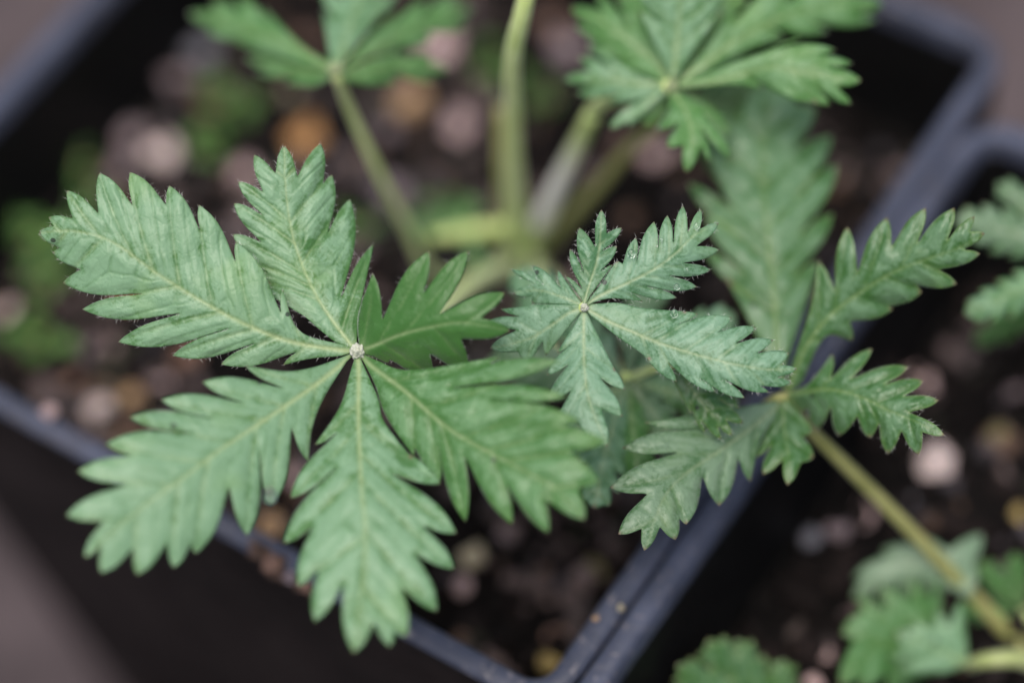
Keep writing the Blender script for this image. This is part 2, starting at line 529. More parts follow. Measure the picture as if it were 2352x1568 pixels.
    fn = np.cross(top[fa[:, 1]] - top[fa[:, 0]], top[fa[:, 2]] - top[fa[:, 0]])
    for k in range(3): np.add.at(nrm, fa[:, k], fn)
    nrm /= np.linalg.norm(nrm, axis=1)[:, None] + 1e-12
    view = CC - top
    flip = np.sum(nrm * view) < 0
    if flip:
        nrm = -nrm
        fa = fa[:, ::-1]
    bot = top - nrm * (thick * (1 - 0.6 * fedge) + 0.03 * fmid)[:, None]
    verts = np.vstack([top, bot])
    F = [tuple(int(i) for i in f) for f in fa]
    mi = [0] * len(F)
    F += [tuple(int(i) + nv for i in f[::-1]) for f in fa]
    mi += [1] * len(fa)
    ec = {}
    for f in fa:
        for k in range(3):
            e = (int(f[k]), int(f[(k + 1) % 3]))
            ec[e] = 1
    for (a, b) in list(ec):
        if (b, a) not in ec:
            F.append((b, a, a + nv, b + nv)); mi.append(0)
    mats = [M[mat], M[under]]
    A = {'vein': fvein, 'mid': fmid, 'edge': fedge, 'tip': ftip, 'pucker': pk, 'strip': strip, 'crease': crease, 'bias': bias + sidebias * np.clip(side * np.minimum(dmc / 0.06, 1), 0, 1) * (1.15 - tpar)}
    if hairs:
        mats.append(M['hair'])
        bidx = sorted({a for (a, b) in ec if (b, a) not in ec})
        ctr = top.mean(0)
        hv, hf = [], []
        base_i = len(verts)
        for _ in range(hairs):
            i = bidx[rng.integers(len(bidx))]
            p = top[i]
            # outward in the picture plane, raked towards the tooth tips
            q = pts[i]; j = int(np.argmin(np.linalg.norm(tips - q, axis=1)))
            inn = pts[np.argmin(np.linalg.norm(pts - q, axis=1) + 1e6 * (de < 6))] if (de > 6).any() else q
            o2d = q - inn; o2d = o2d / (np.linalg.norm(o2d) + 1e-6)
            t2 = tips[j] - q; t2 = t2 / (np.linalg.norm(t2) + 1e-6)
            dr = o2d * 0.9 + t2 * 0.8 + rng.normal(0, 0.25, 2)
            dr /= np.linalg.norm(dr) + 1e-9
            ln = rng.uniform(0.018, 0.05)
            vec = CR * dr[0] - CU * dr[1] - CF * rng.uniform(-0.3, 0.5)
            wv = np.cross(vec, CF); wv /= np.linalg.norm(wv) + 1e-9
            a = base_i + len(hv)
            hv += [p - wv * 0.0008, p + wv * 0.0008, p + vec * ln]
            hf.append((a, a + 1, a + 2))
        verts = np.vstack([verts, np.array(hv)])
        F += hf; mi += [2] * len(hf)
    ob = mesh_obj(name, verts, F, mats, parent, True, mi, origin=P(base[0], base[1], d0))
    at = ob.data.attributes.new('vc', 'FLOAT_VECTOR', 'POINT')
    vcv = np.zeros((len(verts), 3)); vcv[:nv] = vcv[nv:2 * nv] = np.stack([along * 0.22 + near * 5.1 + seed, dvc, np.full(nv, seed)], 1)
    at.data.foreach_set('vector', vcv.astype(np.float32).ravel())
    for k, v in A.items():
        at = ob.data.attributes.new(k, 'FLOAT', 'POINT')
        full = np.zeros(len(verts)); full[:nv] = v; full[nv:2 * nv] = v
        at.data.foreach_set('value', full.astype(np.float32))
    return ob

def auto_leaflet(parent, a, b, width, teeth, d0, d1, bend=0.0, **kw):
    """a toothed leaflet from picture point a to b (px), its half width and teeth per side"""
    a, b = np.array(a, float), np.array(b, float)
    ax = b - a; L = np.linalg.norm(ax); ax /= L
    nr = np.array([-ax[1], ax[0]])
    mid = [a + ax * L * t + nr * bend * L * 4 * t * (1 - t) for t in np.linspace(0, 1, 6)]
    def prof(t): return width * (max(t, 0) ** 0.75) * (max(1 - t, 0) ** 0.55) * 1.75
    sides = []
    for s in (-1, 1):
        pts = []
        for k in range(teeth):
            tn = 1 - (k + 0.55) / (teeth + 0.4)
            tt = min(tn + 0.03, 0.97)
            w1 = prof(tn) * rng.uniform(0.92, 1.1); w0 = w1 * rng.uniform(0.52, 0.66)
            cb = bend * L * 4
            pn = a + ax * L * (tn + 0.035) + nr * (s * w0 + cb * tn * (1 - tn))
            pt = a + ax * L * min(tn + 0.06, 0.96) + nr * (s * w1 + cb * tn * (1 - tn))
            pts += [pn, pt]
        pts.append(a + ax * L * 0.12 + nr * s * width * 0.16)
        sides.append(pts)
    return leaflet(parent, mid, sides[0], sides[1], d0, d1, **kw)

def petiole(parent, path, radii, mat='petiole', name='petiole', n=32):
    v, f = tube(path, radii, 10, n)
    return mesh_obj(name, v, f, [M[mat]], parent, origin=path[0])

def blob_mesh(name, r, sub=2, seed=0, amp=0.25, freq=1.6, flat=1.0):
    bm = bmesh.new()
    bmesh.ops.create_icosphere(bm, subdivisions=sub, radius=1.0)
    for v in bm.verts:
        d = 1 + amp * noise.noise(v.co * freq + Vector((seed * 3.7, seed * 1.3, 0))) + amp * 0.45 * noise.noise(v.co * freq * 2.7 + Vector((0, seed * 2.1, 5)))
        v.co *= d
        v.co.z *= flat
        v.co *= r * CM
    me = bpy.data.meshes.new(name)
    bm.to_mesh(me); bm.free()
    me.polygons.foreach_set('use_smooth', [True] * len(me.polygons))
    return me

def hub(parent, at, r, seed=1, mat='hub'):
    me = blob_mesh('leaf_joint', r * 0.8, 4, seed, 0.75, 3.2)
    me.materials.append(M[mat])
    o = bpy.data.objects.new('leaf_joint', me)
    o.location = Vector(at) * CM
    COL.objects.link(o)
    o.parent = parent
    o.matrix_parent_inverse = Matrix.Translation(-Vector(parent['_wl']))
    return o

# ================================================================== the setting
SIDE, HALF = 8.75, 0.12        # rim centre line and half width of the rim

def rounded(cx0, cy0, x1, y1, inset, rad, z, nseg=7):
    """closed ring of a rounded rectangle"""
    x0, y0, xx, yy = cx0 + inset, cy0 + inset, x1 - inset, y1 - inset
    r = max(rad, 0.05)
    pts = []
    for (cx, cy, a0) in ((xx - r, yy - r, 0), (x0 + r, yy - r, 90), (x0 + r, y0 + r, 180), (xx - r, y0 + r, 270)):
        for k in range(nseg + 1):
            a = math.radians(a0 + 90.0 * k / nseg)
            pts.append((cx + r * math.cos(a), cy + r * math.sin(a), z))
    return pts

def make_pot(x0, y0, label):
    x1, y1 = x0 + SIDE, y0 + SIDE
    cx, cy = (x0 + x1) / 2, (y0 + y1) / 2
    root = empty('plant_pot', (cx, cy, 0))
    tag(root, label, 'plant pot', 'square black plastic pots')
    def loft(name, prof, mat):
        rings = [rounded(x0, y0, x1, y1, i, r, z) for (i, r, z) in prof]
        n = len(rings[0])
        v = [p for rg in rings for p in rg]
        # slight unevenness of thin moulded plastic
        v = [(a + 0.012 * noise.noise(Vector((a * .9, b * .9, c))), b + 0.012 * noise.noise(Vector((a * .9, b * .9, c + 9))), c + 0.02 * noise.noise(Vector((a * .5, b * .5, 3)))) for a, b, c in v]
        f = []
        for i in range(len(rings) - 1):
            for k in range(n):
                k2 = (k + 1) % n
                f.append((i * n + k, i * n + k2, (i + 1) * n + k2, (i + 1) * n + k))
        return mesh_obj(name, v, f, [mat], root, origin=(cx, cy, 0))
    h = HALF
    # lip: inner edge, rounded top, outer edge, turned down skirt
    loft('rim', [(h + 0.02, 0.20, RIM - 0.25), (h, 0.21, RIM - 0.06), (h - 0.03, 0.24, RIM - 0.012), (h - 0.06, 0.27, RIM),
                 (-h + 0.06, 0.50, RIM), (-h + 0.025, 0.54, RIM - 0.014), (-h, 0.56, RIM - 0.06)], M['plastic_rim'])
    loft('skirt', [(-h, 0.56, RIM - 0.06), (-h + 0.01, 0.56, RIM - 0.75), (-h + 0.05, 0.54, RIM - 0.79), (h + 0.01, 0.4, RIM - 0.80)], M['plastic'])
    loft('wall', [(h + 0.02, 0.20, RIM - 0.25), (h + 0.06, 0.25, RIM - 1.0), (0.80, 0.5, 0.05), (0.9, 0.5, 0.0), (4.2, 0.1, 0.0)], M['plastic'])
    loft('inner_wall', [(h + 0.021, 0.20, RIM - 0.24), (h + 0.14, 0.25, RIM - 1.0), (0.75, 0.5, 1.0), (4.2, 0.1, 0.9)], M['plastic'])
    return root

gv = [(-120, -120, 0), (140, -120, 0), (140, 140, 0), (-120, 140, 0)]
g = mesh_obj('ground', gv, [(0, 1, 2, 3)], [M['ground']], smooth=False)
tag(g, 'brown ground under the pots, far out of focus', kind='structure')

POT1 = (0.0, 0.0)
POT2 = (-0.98, -9.02)
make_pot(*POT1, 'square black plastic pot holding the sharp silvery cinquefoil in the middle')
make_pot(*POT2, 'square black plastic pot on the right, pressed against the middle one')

SOILZ = RIM - 1.75
def soil_h(x, y):
    return SOILZ + 0.16 * noise.noise(Vector((x * .55, y * .55, 1.0))) + 0.12 * noise.noise(Vector((x * 1.6, y * 1.6, 4.0))) + 0.09 * noise.noise(Vector((x * 4.2, y * 4.2, 9.0)))

def make_soil(x0, y0, label):
    n = 120
    a = np.linspace(0.30, SIDE - 0.30, n)
    v = [(x0 + p, y0 + q, soil_h(x0 + p, y0 + q) + 0.05 * noise.noise(Vector((p * 9, q * 9, 2)))) for q in a for p in a]
    f = [(j * n + i, j * n + i + 1, (j + 1) * n + i + 1, (j + 1) * n + i) for j in range(n - 1) for i in range(n - 1)]
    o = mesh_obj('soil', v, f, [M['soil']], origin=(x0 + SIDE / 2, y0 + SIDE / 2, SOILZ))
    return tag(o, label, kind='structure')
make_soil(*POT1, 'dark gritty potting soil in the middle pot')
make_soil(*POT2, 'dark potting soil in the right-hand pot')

def crumbs(x0, y0, count, label, seed):
    r_ = random.Random(seed)
    bm = bmesh.new()
    for i in range(count):
        x = x0 + r_.uniform(0.45, SIDE - 0.45); y = y0 + r_.uniform(0.45, SIDE - 0.45)
        s = r_.uniform(0.05, 0.17) * (1.6 if r_.random() < 0.1 else 1)
        mt = Matrix.Translation(Vector((x, y, soil_h(x, y) + s * 0.25)) * CM) @ Matrix.Rotation(r_.uniform(0, 6.3), 4, Vector((r_.random(), r_.random(), r_.random())).normalized()) @ Matrix.Diagonal((s * CM * r_.uniform(.7, 1.6), s * CM, s * CM * r_.uniform(.4, .9), 1))
        g_ = bmesh.ops.create_icosphere(bm, subdivisions=1, radius=1.0, matrix=mt)
        for v in g_['verts']:
            v.co += Vector((r_.uniform(-1, 1), r_.uniform(-1, 1), r_.uniform(-1, 1))) * s * CM * 0.22
    me = bpy.data.meshes.new('soil_crumbs'); bm.to_mesh(me); bm.free()
    me.materials.append(M['crumb'])
    o = bpy.data.objects.new('soil_crumbs', me); COL.objects.link(o)
    return tag(o, label, 'soil crumbs', kind='stuff')
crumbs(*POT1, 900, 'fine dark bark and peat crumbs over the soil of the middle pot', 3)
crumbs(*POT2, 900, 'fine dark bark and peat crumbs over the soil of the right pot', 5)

def grit(x0, y0, count, label, seed):
    r_ = random.Random(seed)
    pal = [(0.11, 0.085, 0.085), (0.20, 0.145, 0.14), (0.30, 0.22, 0.21), (0.06, 0.045, 0.04), (0.17, 0.10, 0.065), (0.05, 0.055, 0.03), (0.09, 0.08, 0.095)]
    V, F, C = [], [], []
    for i in range(count):
        x = x0 + r_.uniform(0.5, SIDE - 0.5); y = y0 + r_.uniform(0.5, SIDE - 0.5)
        if noise.noise(Vector((x * 0.45, y * 0.45, seed))) < -0.12 and r_.random() < 0.8: continue
        s = r_.uniform(0.05, 0.17)
        bm = bmesh.new()
        for _ in range(9):
            v = Vector((r_.gauss(0, 1), r_.gauss(0, 1), r_.gauss(0, 1))).normalized()
            bm.verts.new((v.x * s * r_.uniform(.8, 1.4), v.y * s, v.z * s * 0.7))
        bmesh.ops.convex_hull(bm, input=bm.verts)
        bm.verts.index_update()
        b0 = len(V); z = soil_h(x, y) + s * 0.25
        V += [(x + v.co.x, y + v.co.y, z + v.co.z) for v in bm.verts]
        c = r_.choice(pal); k = r_.uniform(0.7, 1.6)
        C += [(c[0] * k, c[1] * k, c[2] * k, 1)] * len(bm.verts)
        F += [tuple(v.index + b0 for v in f.verts) for f in bm.faces]
        bm.free()
    o = mesh_obj('fine_grit', V, F, [M['grit']], smooth=False)
    at = o.data.attributes.new('tone', 'FLOAT_COLOR', 'POINT')
    at.data.foreach_set('color', np.array(C, np.float32).ravel())
    return tag(o, label, 'grit', kind='stuff')
_t = NT('mixed_grit')
_p = _t.n('ShaderNodeBsdfPrincipled'); _p.inputs['Roughness'].default_value = 0.9
_c = _t.n('ShaderNodeAttribute', attribute_name='tone').outputs['Color']
_t.l(_t.mix(_t.noise(_t.obj(), 900, 4), _c, (0.02, 0.016, 0.014)), _p.inputs['Base Color'])
_t.l(_p.outputs[0], _t.out.inputs[0])
M['grit'] = _t.m
grit(*POT1, 1500, 'mixed brown and mauve grit scattered over the soil of the middle pot', 12)
grit(*POT2, 600, 'sparse mixed grit scattered over the soil of the right pot', 23)

# ------------------------------------------------------------------ grit stones that show as soft pale spots
STONE = {}
def stone_mat(key, c):
    if key not in STONE:
        STONE[key] = plain('grit_' + key, tuple(x * 0.75 for x in c), tuple(min(1, x * 1.2) for x in c), 350, 0.8, 0.0003, 5)
    return STONE[key]
SC = {'pink': (0.580, 0.420, 0.406), 'pale': (0.725, 0.594, 0.566), 'mauve': (0.290, 0.225, 0.239), 'tan': (0.609, 0.392, 0.217), 'orange': (0.522, 0.275, 0.109),
      'olive': (0.232, 0.203, 0.087), 'ochre': (0.464, 0.348, 0.131), 'grey': (0.232, 0.232, 0.268), 'brown': (0.275, 0.160, 0.116), 'beige': (0.551, 0.478, 0.319)}
def chip_mesh(name, seed, n=16):
    r_ = random.Random(seed)
    bm = bmesh.new()
    for _ in range(n):
        v = Vector((r_.gauss(0, 1), r_.gauss(0, 1), r_.gauss(0, 1))).normalized() * r_.uniform(0.75, 1.12)
        bm.verts.new((v.x, v.y, v.z * 0.8))
    h_ = bmesh.ops.convex_hull(bm, input=bm.verts)
    bmesh.ops.bevel(bm, geom=list(bm.edges), offset=0.07, segments=1, affect='EDGES')
    for v in bm.verts: v.co *= CM
    me = bpy.data.meshes.new(name); bm.to_mesh(me); bm.free()
    return me
BLOBS = [chip_mesh('grit_stone', s) for s in range(7)]
STONES = [
 # picture x, y, width px, height px, colour, label
 (372, 345, 95, 120, 'pale', 'largest pale pinkish stone behind the left leaflet of the front leaf'),
 (300, 295, 80, 80, 'mauve', 'dull mauve stone just above the pale pinkish stone at upper left'),
 (272, 385, 70, 80, 'mauve', 'dim mauve stone left of the large pale stone at upper left'),
 (462, 118, 95, 70, 'grey', 'grey stone below the tip of the top-left leaf'),
 (402, 172, 80, 75, 'mauve', 'brownish mauve stone beside the grey stone at upper left'),
 (560, 385, 75, 100, 'pink', 'pinkish stone between the two upper leaflets of the front leaf'),
 (708, 305, 120, 110, 'orange', 'orange-ochre stone left of the thin diagonal leaf stalk'),
 (945, 232, 105, 100, 'tan', 'tan stone right of the joint of the top-left leaf'),
 (1012, 122, 95, 120, 'pink', 'pinkish stone partly under the right leaflets of the top-left leaf'),
 (1048, 270, 85, 85, 'pink', 'pink stone left of the tall upright stalk'),
 (885, 285, 65, 60, 'mauve', 'small mauve stone close to the thin diagonal leaf stalk'),
 (800, 120, 60, 70, 'brown', 'brown stone hidden between the leaflets of the top-left leaf'),
 (690, 100, 80, 80, 'brown', 'reddish brown stone above the left leaflets of the top-left leaf'),
 (660, 200, 90, 50, 'beige', 'beige stone under the lower left leaflet of the top-left leaf'),
 (905, 440, 90, 110, 'mauve', 'mauve stone right of the middle of the thin diagonal stalk'),
 (960, 470, 60, 60, 'mauve', 'small dull stone beside the mauve stone in the centre'),
 (1300, 95, 95, 90, 'mauve', 'mauve stone right of the top of the tall upright stalk'),
 (1265, 30, 70, 60, 'brown', 'brown stone at the top edge right of the tall stalk'),
 (1430, 340, 100, 60, 'brown', 'brown stone beneath the top-right leaf, between two stalks'),
 (1500, 345, 70, 80, 'pink', 'pink stone under the drooping leaflet of the top-right leaf'),
 (1850, 430, 80, 90, 'brown', 'dim brown stone in the shaded right corner of the middle pot'),
 (20, 705, 65, 90, 'pale', 'pale stone cut by the left edge of the picture'),
 (300, 690, 70, 70, 'orange', 'orange-brown stone under the lower edge of the left leaflet'),
 (213, 790, 75, 65, 'mauve', 'mauve stone left of the three pale stones near the front rim'),
 (222, 920, 82, 82, 'pale', 'brightest pale round stone near the front rim at left'),
 (292, 893, 66, 80, 'tan', 'tan stone just right of the brightest pale stone'),
 (365, 876, 70, 74, 'pink', 'pale pink stone nearest the upper teeth of the lower-left leaflet'),
 (430, 800, 100, 60, 'brown', 'brown stone in the dark gap below the left leaflet'),
 (150, 850, 70, 60, 'brown', 'dark brown stone behind the front rim at far left'),
 (300, 985, 90, 50, 'brown', 'brown stone touching the inside of the front rim'),
 (672, 1075, 60, 90, 'pink', 'pink stone seen in the gap between two front leaflets'),
 (620, 1205, 85, 75, 'tan', 'tan stone below the water drop, against the front rim'),
 (700, 1160, 60, 60, 'mauve', 'mauve stone left of the bottom leaflet'),
 (1060, 1332, 62, 60, 'pink', 'small pink stone right of the bottom leaflet'),
 (1088, 1270, 85, 70, 'beige', 'beige stone above the small pink stone at bottom centre'),
 (1165, 1215, 55, 50, 'mauve', 'small mauve stone under the teeth of the lower right leaflet'),
 (1090, 1180, 60, 60, 'brown', 'reddish stone between bottom and lower right leaflets'),
 (1255, 1265, 60, 45, 'olive', 'dim olive stone in the dark front of the middle pot'),
 (1365, 1290, 60, 70, 'olive', 'faint olive stone near the seam of the two pots'),
 (1270, 1445, 85, 70, 'brown', 'brownish stone in the front corner of the middle pot'),
 (1262, 1500, 85, 60, 'ochre', 'ochre yellow stone in the front corner of the middle pot'),
 (1072, 1440, 45, 45, 'brown', 'tiny dim stone behind the front rim near the bottom'),
 (2115, 870, 90, 110, 'pink', 'pinkish stone behind the right-hand sharp leaflet'),
 (2150, 1060, 100, 120, 'pale', 'large pale stone right of the long olive stalk'),
 (1985, 1170, 80, 75, 'pink', 'pink stone left of the long olive stalk'),
 (1925, 1200, 80, 60, 'mauve', 'mauve stone next to the pink stone left of the olive stalk'),
 (2085, 1140, 45, 45, 'grey', 'small grey stone touching the right side of the olive stalk'),
 (1865, 1215, 60, 60, 'grey', 'dark grey stone in the right pot near the seam'),
 (1868, 1362, 55, 52, 'beige', 'beige stone left of the pale leaf at lower right'),
 (1812, 1325, 50, 50, 'olive', 'faint olive stone left of the beige stone at lower right'),
 (1890, 1478, 58, 60, 'pink', 'pink stone beside the green leaf at lower right'),
 (1868, 1550, 60, 50, 'pink', 'pink stone at the bottom edge between two leaves'),
 (2295, 985, 70, 60, 'olive', 'olive stone at the right edge beyond the sharp leaflet'),
 (2335, 880, 60, 60, 'mauve', 'mauve stone cut by the right edge of the picture'),
 (2340, 1180, 40, 70, 'ochre', 'yellowish stone cut by the right edge, lower down'),
]
for i, (x, y, w, h, c, lab) in enumerate(STONES):
    p, d = Pz(x, y, SOILZ + 0.15)
    me = BLOBS[i % 7].copy(); me.name = 'grit_stone'
    me.materials.append(stone_mat(c, SC[c]))
    o = bpy.data.objects.new('grit_stone', me)
    rx, ry = w * 0.46 * d / FOC, h * 0.5 * d / FOC
    o.location = Vector((p[0], p[1], soil_h(p[0], p[1]) + min(rx, ry) * 0.35)) * CM
    o.scale = (ry, rx, min(rx, ry) * 0.9)
    o.rotation_euler = (random.uniform(-.2, .2), random.uniform(-.2, .2), math.atan2(CF[1], CF[0]) + random.uniform(-.3, .3))
    COL.objects.link(o)
    tag(o, lab, 'stone', 'grit stones on the potting soil')

# ================================================================== the cinquefoil in the middle pot
CROWN, CROWND = Pz(1190, 585, SOILZ)
plant = empty('cinquefoil_plant', CROWN)
tag(plant, 'silvery green cinquefoil seedling with toothed fingered leaves growing in the middle pot', 'plant', 'cinquefoil plants')
def cr(dx=0.0, dy=0.0, dz=0.0):
    return CROWN + np.array([dx, dy, dz])

# ---- front leaf (in focus)
HA = (820, 806); DA = 23.72
A = empty('leaf', P(*HA, DA), plant)
tag(A, 'largest front leaf, pale silvery green with six broad leaflets')
hub(A, P(HA[0] + 2, HA[1] + 1, DA - 0.02), 0.068, 1)
petiole(A, [P(822, 810, DA + 0.04), P(880, 795, DA + 0.5), P(985, 735, 25.4), P(1090, 650, 27.0), P(1165, 605, 28.7), cr(0.05, 0, 0)], [0.075, 0.07, 0.075, 0.08, 0.09, 0.11])
H1 = Z1([(2235, 1405)])[0]
leaflet(A, [HA] + Z1([(2100, 1405), (1780, 1345), (1420, 1190), (1000, 940), (720, 740), (480, 665), (245, 675)]),
        Z1([(330, 632), (305, 578), (445, 575), (420, 410), (605, 530), (622, 300), (818, 480), (815, 295), (1028, 480), (1062, 380), (1245, 640), (1248, 500), (1465, 830), (1480, 730), (1745, 1140), (1775, 1030), (1880, 1290), (2180, 1385)]),
        Z1([(365, 768), (330, 800), (490, 905), (395, 990), (845, 1060), (515, 1155), (1075, 1190), (740, 1360), (1380, 1290), (1080, 1445), (1560, 1380), (1385, 1500), (1830, 1432), (1775, 1505), (1950, 1465), (2140, 1448)]),
        DA, 23.70, nb=(2, 2), arch=-0.10, fold=0.10, roll=-0.10, hairs=260, pucker=0.026, bias=0.14, grid=3.2)
H2 = Z2([(812, 1405)])[0]
leaflet(A, [HA] + Z2([(770, 1350), (700, 1260), (590, 1100), (500, 920), (430, 720), (390, 500), (374, 300), (370, 130)]),
        Z2([(312, 285), (183, 185), (225, 400), (82, 355), (215, 548), (55, 490), (207, 718), (48, 685), (250, 915), (120, 850), (525, 1205), (270, 990), (650, 1330), (780, 1395)]),
        Z2([(458, 300), (598, 115), (620, 350), (672, 312), (655, 645), (786, 463), (745, 1025), (933, 748), (850, 1140), (828, 1345)]),
        DA + 0.02, 23.82, nb=(2, 2), arch=0.05, fold=0.14, roll=0.22, hairs=260, pucker=0.027, bias=0.10, sidebias=-0.42, grid=3.2)
leaflet(A, [HA] + Z2([(930, 1385), (1100, 1315), (1300, 1265), (1500, 1240), (1790, 1290)]),
        Z2([(1625, 1205), (1757, 1050), (1380, 1155), (1527, 790), (1265, 1020), (1277, 790), (1000, 1180), (925, 930), (835, 1190), (840, 1400)]),
        Z2([(1500, 1350), (1525, 1530), (1300, 1450), (1298, 1577), (1050, 1480), (1020, 1500), (920, 1450), (870, 1445)]),
        DA - 0.02, 23.22, mat='leaf_green', nb=(2, 2), arch=-0.12, fold=0.30, roll=0.3, hairs=80, pucker=0.02, bias=-0.5)
leaflet(A, [HA] + Z4([(540, 180), (700, 300), (860, 440), (1000, 530), (1150, 610), (1300, 690), (1400, 760), (1500, 870)]),
        Z4([(1480, 735), (1565, 705), (1450, 570), (1610, 520), (1170, 445), (1480, 430), (1110, 335), (1420, 320), (960, 275), (1390, 160), (880, 230), (1120, 140), (720, 200), (560, 155)]),
        Z4([(1335, 795), (1337, 930), (1160, 735), (1172, 890), (975, 620), (965, 880), (848, 560), (850, 705), (742, 560), (735, 590), (610, 410), (560, 270), (512, 170)]),
        DA, 22.55, mat='leaf_green', nb=(2, 3), bulge=0.085, arch=-0.10, fold=0.08, roll=0.05, pucker=0.03, bias=0.02)
leaflet(A, [HA] + Z4([(487, 200), (485, 400), (490, 550), (500, 750), (515, 900), (510, 1100), (485, 1300), (465, 1465)]),
        Z4([(555, 1345), (625, 1440), (650, 1375), (700, 1392), (690, 1190), (837, 1280), (755, 1040), (915, 1090), (790, 910), (925, 930), (665, 680), (855, 710), (645, 545), (720, 590), (600, 430), (575, 330), (500, 160)]),
        Z4([(412, 1185), (290, 1328), (300, 1110), (215, 1168), (268, 920), (150, 975), (365, 660), (180, 775), (378, 495), (290, 535), (400, 370), (455, 190)]),
        DA, 22.35, nb=(3, 2), arch=-0.12, fold=0.14, pucker=0.018, bias=0.0)
leaflet(A, [HA] + Z3([(1580, 290), (1430, 400), (1150, 590), (970, 710), (800, 840), (560, 1010), (360, 1170), (195, 1322)]),
        Z3([(285, 1270), (290, 1412), (465, 1290), (495, 1422), (660, 1262), (705, 1382), (800, 1258), (832, 1302), (1018, 960), (1125, 1200), (1197, 770), (1265, 1028), (1378, 620), (1475, 777), (1495, 590), (1560, 420), (1690, 210)]),
        Z3([(285, 1128), (92, 1085), (400, 915), (158, 835), (440, 742), (318, 675), (770, 612), (453, 525), (880, 525), (633, 425), (1062, 435), (868, 322), (1290, 350), (1115, 230), (1340, 262), (1500, 240), (1660, 185)]),
        DA, 22.45, nb=(3, 3), arch=-0.14, fold=0.10, pucker=0.012, bias=0.16)

# ---- small middle leaf (in focus)
HB = (1342, 706); DB = 23.74
B = empty('leaf', P(*HB, DB), plant)
tag(B, 'smaller silvery leaf in the middle, its narrow leaflets finely toothed')
hub(B, P(*HB, DB - 0.01), 0.036, 2)
petiole(B, [P(HB[0], HB[1], DB + 0.03), P(1330, 700, 24.6), P(1290, 670, 26.6), P(1230, 620, 28.4), cr(0.15, -0.1, 0)], [0.05, 0.05, 0.055, 0.065, 0.08])
kb = dict(mat='leaf_cool', hairs=130, grid=3.2, pucker=0.016, bias=0.06)
leaflet(B, [HB] + Z5([(660, 660), (690, 560), (725, 450), (745, 330), (755, 133)]),
        Z5([(715, 335), (622, 238), (645, 490), (567, 367), (632, 590), (540, 527), (640, 670)]),
        Z5([(790, 265), (878, 240), (768, 372), (849, 350), (760, 490), (826, 460), (685, 650)]),
        DB, 23.78, fold=-0.1, arch=0.05, **{**kb, 'bias': -0.15})
leaflet(B, [HB] + Z5([(720, 660), (820, 610), (930, 560), (1080, 480), (1200, 390), (1310, 285), (1456, 213)]),
        Z5([(1352, 238), (1350, 130), (1275, 252), (1243, 108), (1187, 310), (1150, 165), (1095, 347), (1070, 203), (970, 425), (963, 298), (885, 445), (845, 440), (740, 590), (690, 655)]),
        Z5([(1340, 343), (1460, 372), (1265, 450), (1410, 492), (1180, 530), (1327, 593), (1050, 595), (1207, 658), (950, 632), (1003, 682), (820, 662), (710, 685)]),
        DB, 23.76, nb=(2, 2), fold=0.16, roll=0.1, arch=-0.04, **kb)
leaflet(B, [HB] + Z5([(720, 755), (800, 800), (950, 865), (1150, 945), (1350, 1005), (1550, 1055), (1750, 1085), (1922, 1083)]),
        Z5([(1830, 1058), (1877, 988), (1700, 985), (1782, 910), (1575, 925), (1677, 835), (1468, 858), (1535, 775), (1230, 812), (1332, 753), (1065, 785), (1253, 740), (1000, 718), (850, 688), (700, 695)]),
        Z5([(1815, 1132), (1892, 1166), (1715, 1185), (1757, 1222), (1508, 1155), (1612, 1257), (1365, 1150), (1440, 1222), (1170, 1060), (1205, 1160), (1008, 995), (1040, 1022), (850, 890), (690, 765)]),
        DB, 23.55, nb=(3, 2), fold=0.14, roll=-0.08, arch=-0.05, **kb)
leaflet(B, [HB] + Z5([(650, 780), (650, 900), (655, 1100), (690, 1300), (790, 1545)]),
        Z5([(765, 1335), (882, 1367), (762, 1150), (897, 1207), (765, 1020), (835, 1085), (720, 850)]),
        Z5([(600, 1400), (500, 1430), (560, 1230), (440, 1270), (545, 1070), (430, 1120), (570, 940), (490, 985), (610, 790)]),
        DB + 0.02, 23.25, mat='leaf_cool', fold=0.12, arch=0.0, pucker=0.012, bias=0.2)
leaflet(B, [HB] + Z5([(560, 750), (460, 820), (350, 890), (230, 930), (90, 960)]),
        Z5([(250, 985), (300, 1045), (400, 930), (425, 1005), (620, 760)]),
        Z5([(230, 855), (80, 800), (250, 770), (152, 725), (420, 700), (610, 700)]),
        DB + 0.03, 23.95, mat='leaf_cool', nb=(1, 2), fold=0.1, pucker=0.014, bias=0.12)
leaflet(B, [HB] + Z5([(600, 685), (480, 640), (370, 612), (225, 632)]),
        Z5([(335, 655), (340, 695), (600, 705)]),
        Z5([(345, 575), (212, 485), (395, 568), (342, 463), (505, 590), (496, 490), (615, 660)]),
        DB + 0.02, 24.0, mat='leaf_cool', fold=0.1, bias=0.1, pucker=0.012, hairs=60)

# ---- dark little leaf hanging under the middle leaf
HQ = Z5([(1215, 1050)])[0]
Q = empty('leaf', P(*HQ, 24.25), plant)
tag(Q, 'small dark green leaf hanging below the middle leaf')
leaflet(Q, [HQ] + Z5([(1280, 1180), (1370, 1300), (1450, 1390), (1535, 1480)]),
        Z5([(1510, 1395), (1603, 1408), (1470, 1270), (1580, 1320), (1400, 1130), (1520, 1230), (1310, 1060)]),
        Z5([(1455, 1430), (1470, 1502), (1360, 1400), (1375, 1465), (1290, 1290), (1290, 1350), (1175, 1140)]),
        24.2, 24.05, mat='leaf_dark', fold=0.2, hairs=60, pucker=0.03, bias=0.05)
petiole(Q, [P(*HQ, 24.25), P(1500, 848, 24.6), P(1430, 868, 25.3), P(1340, 840, 26.9), P(1240, 680, 28.7), cr(0.1, -0.15, 0)], [0.04, 0.05, 0.06, 0.07, 0.08], 'petiole')

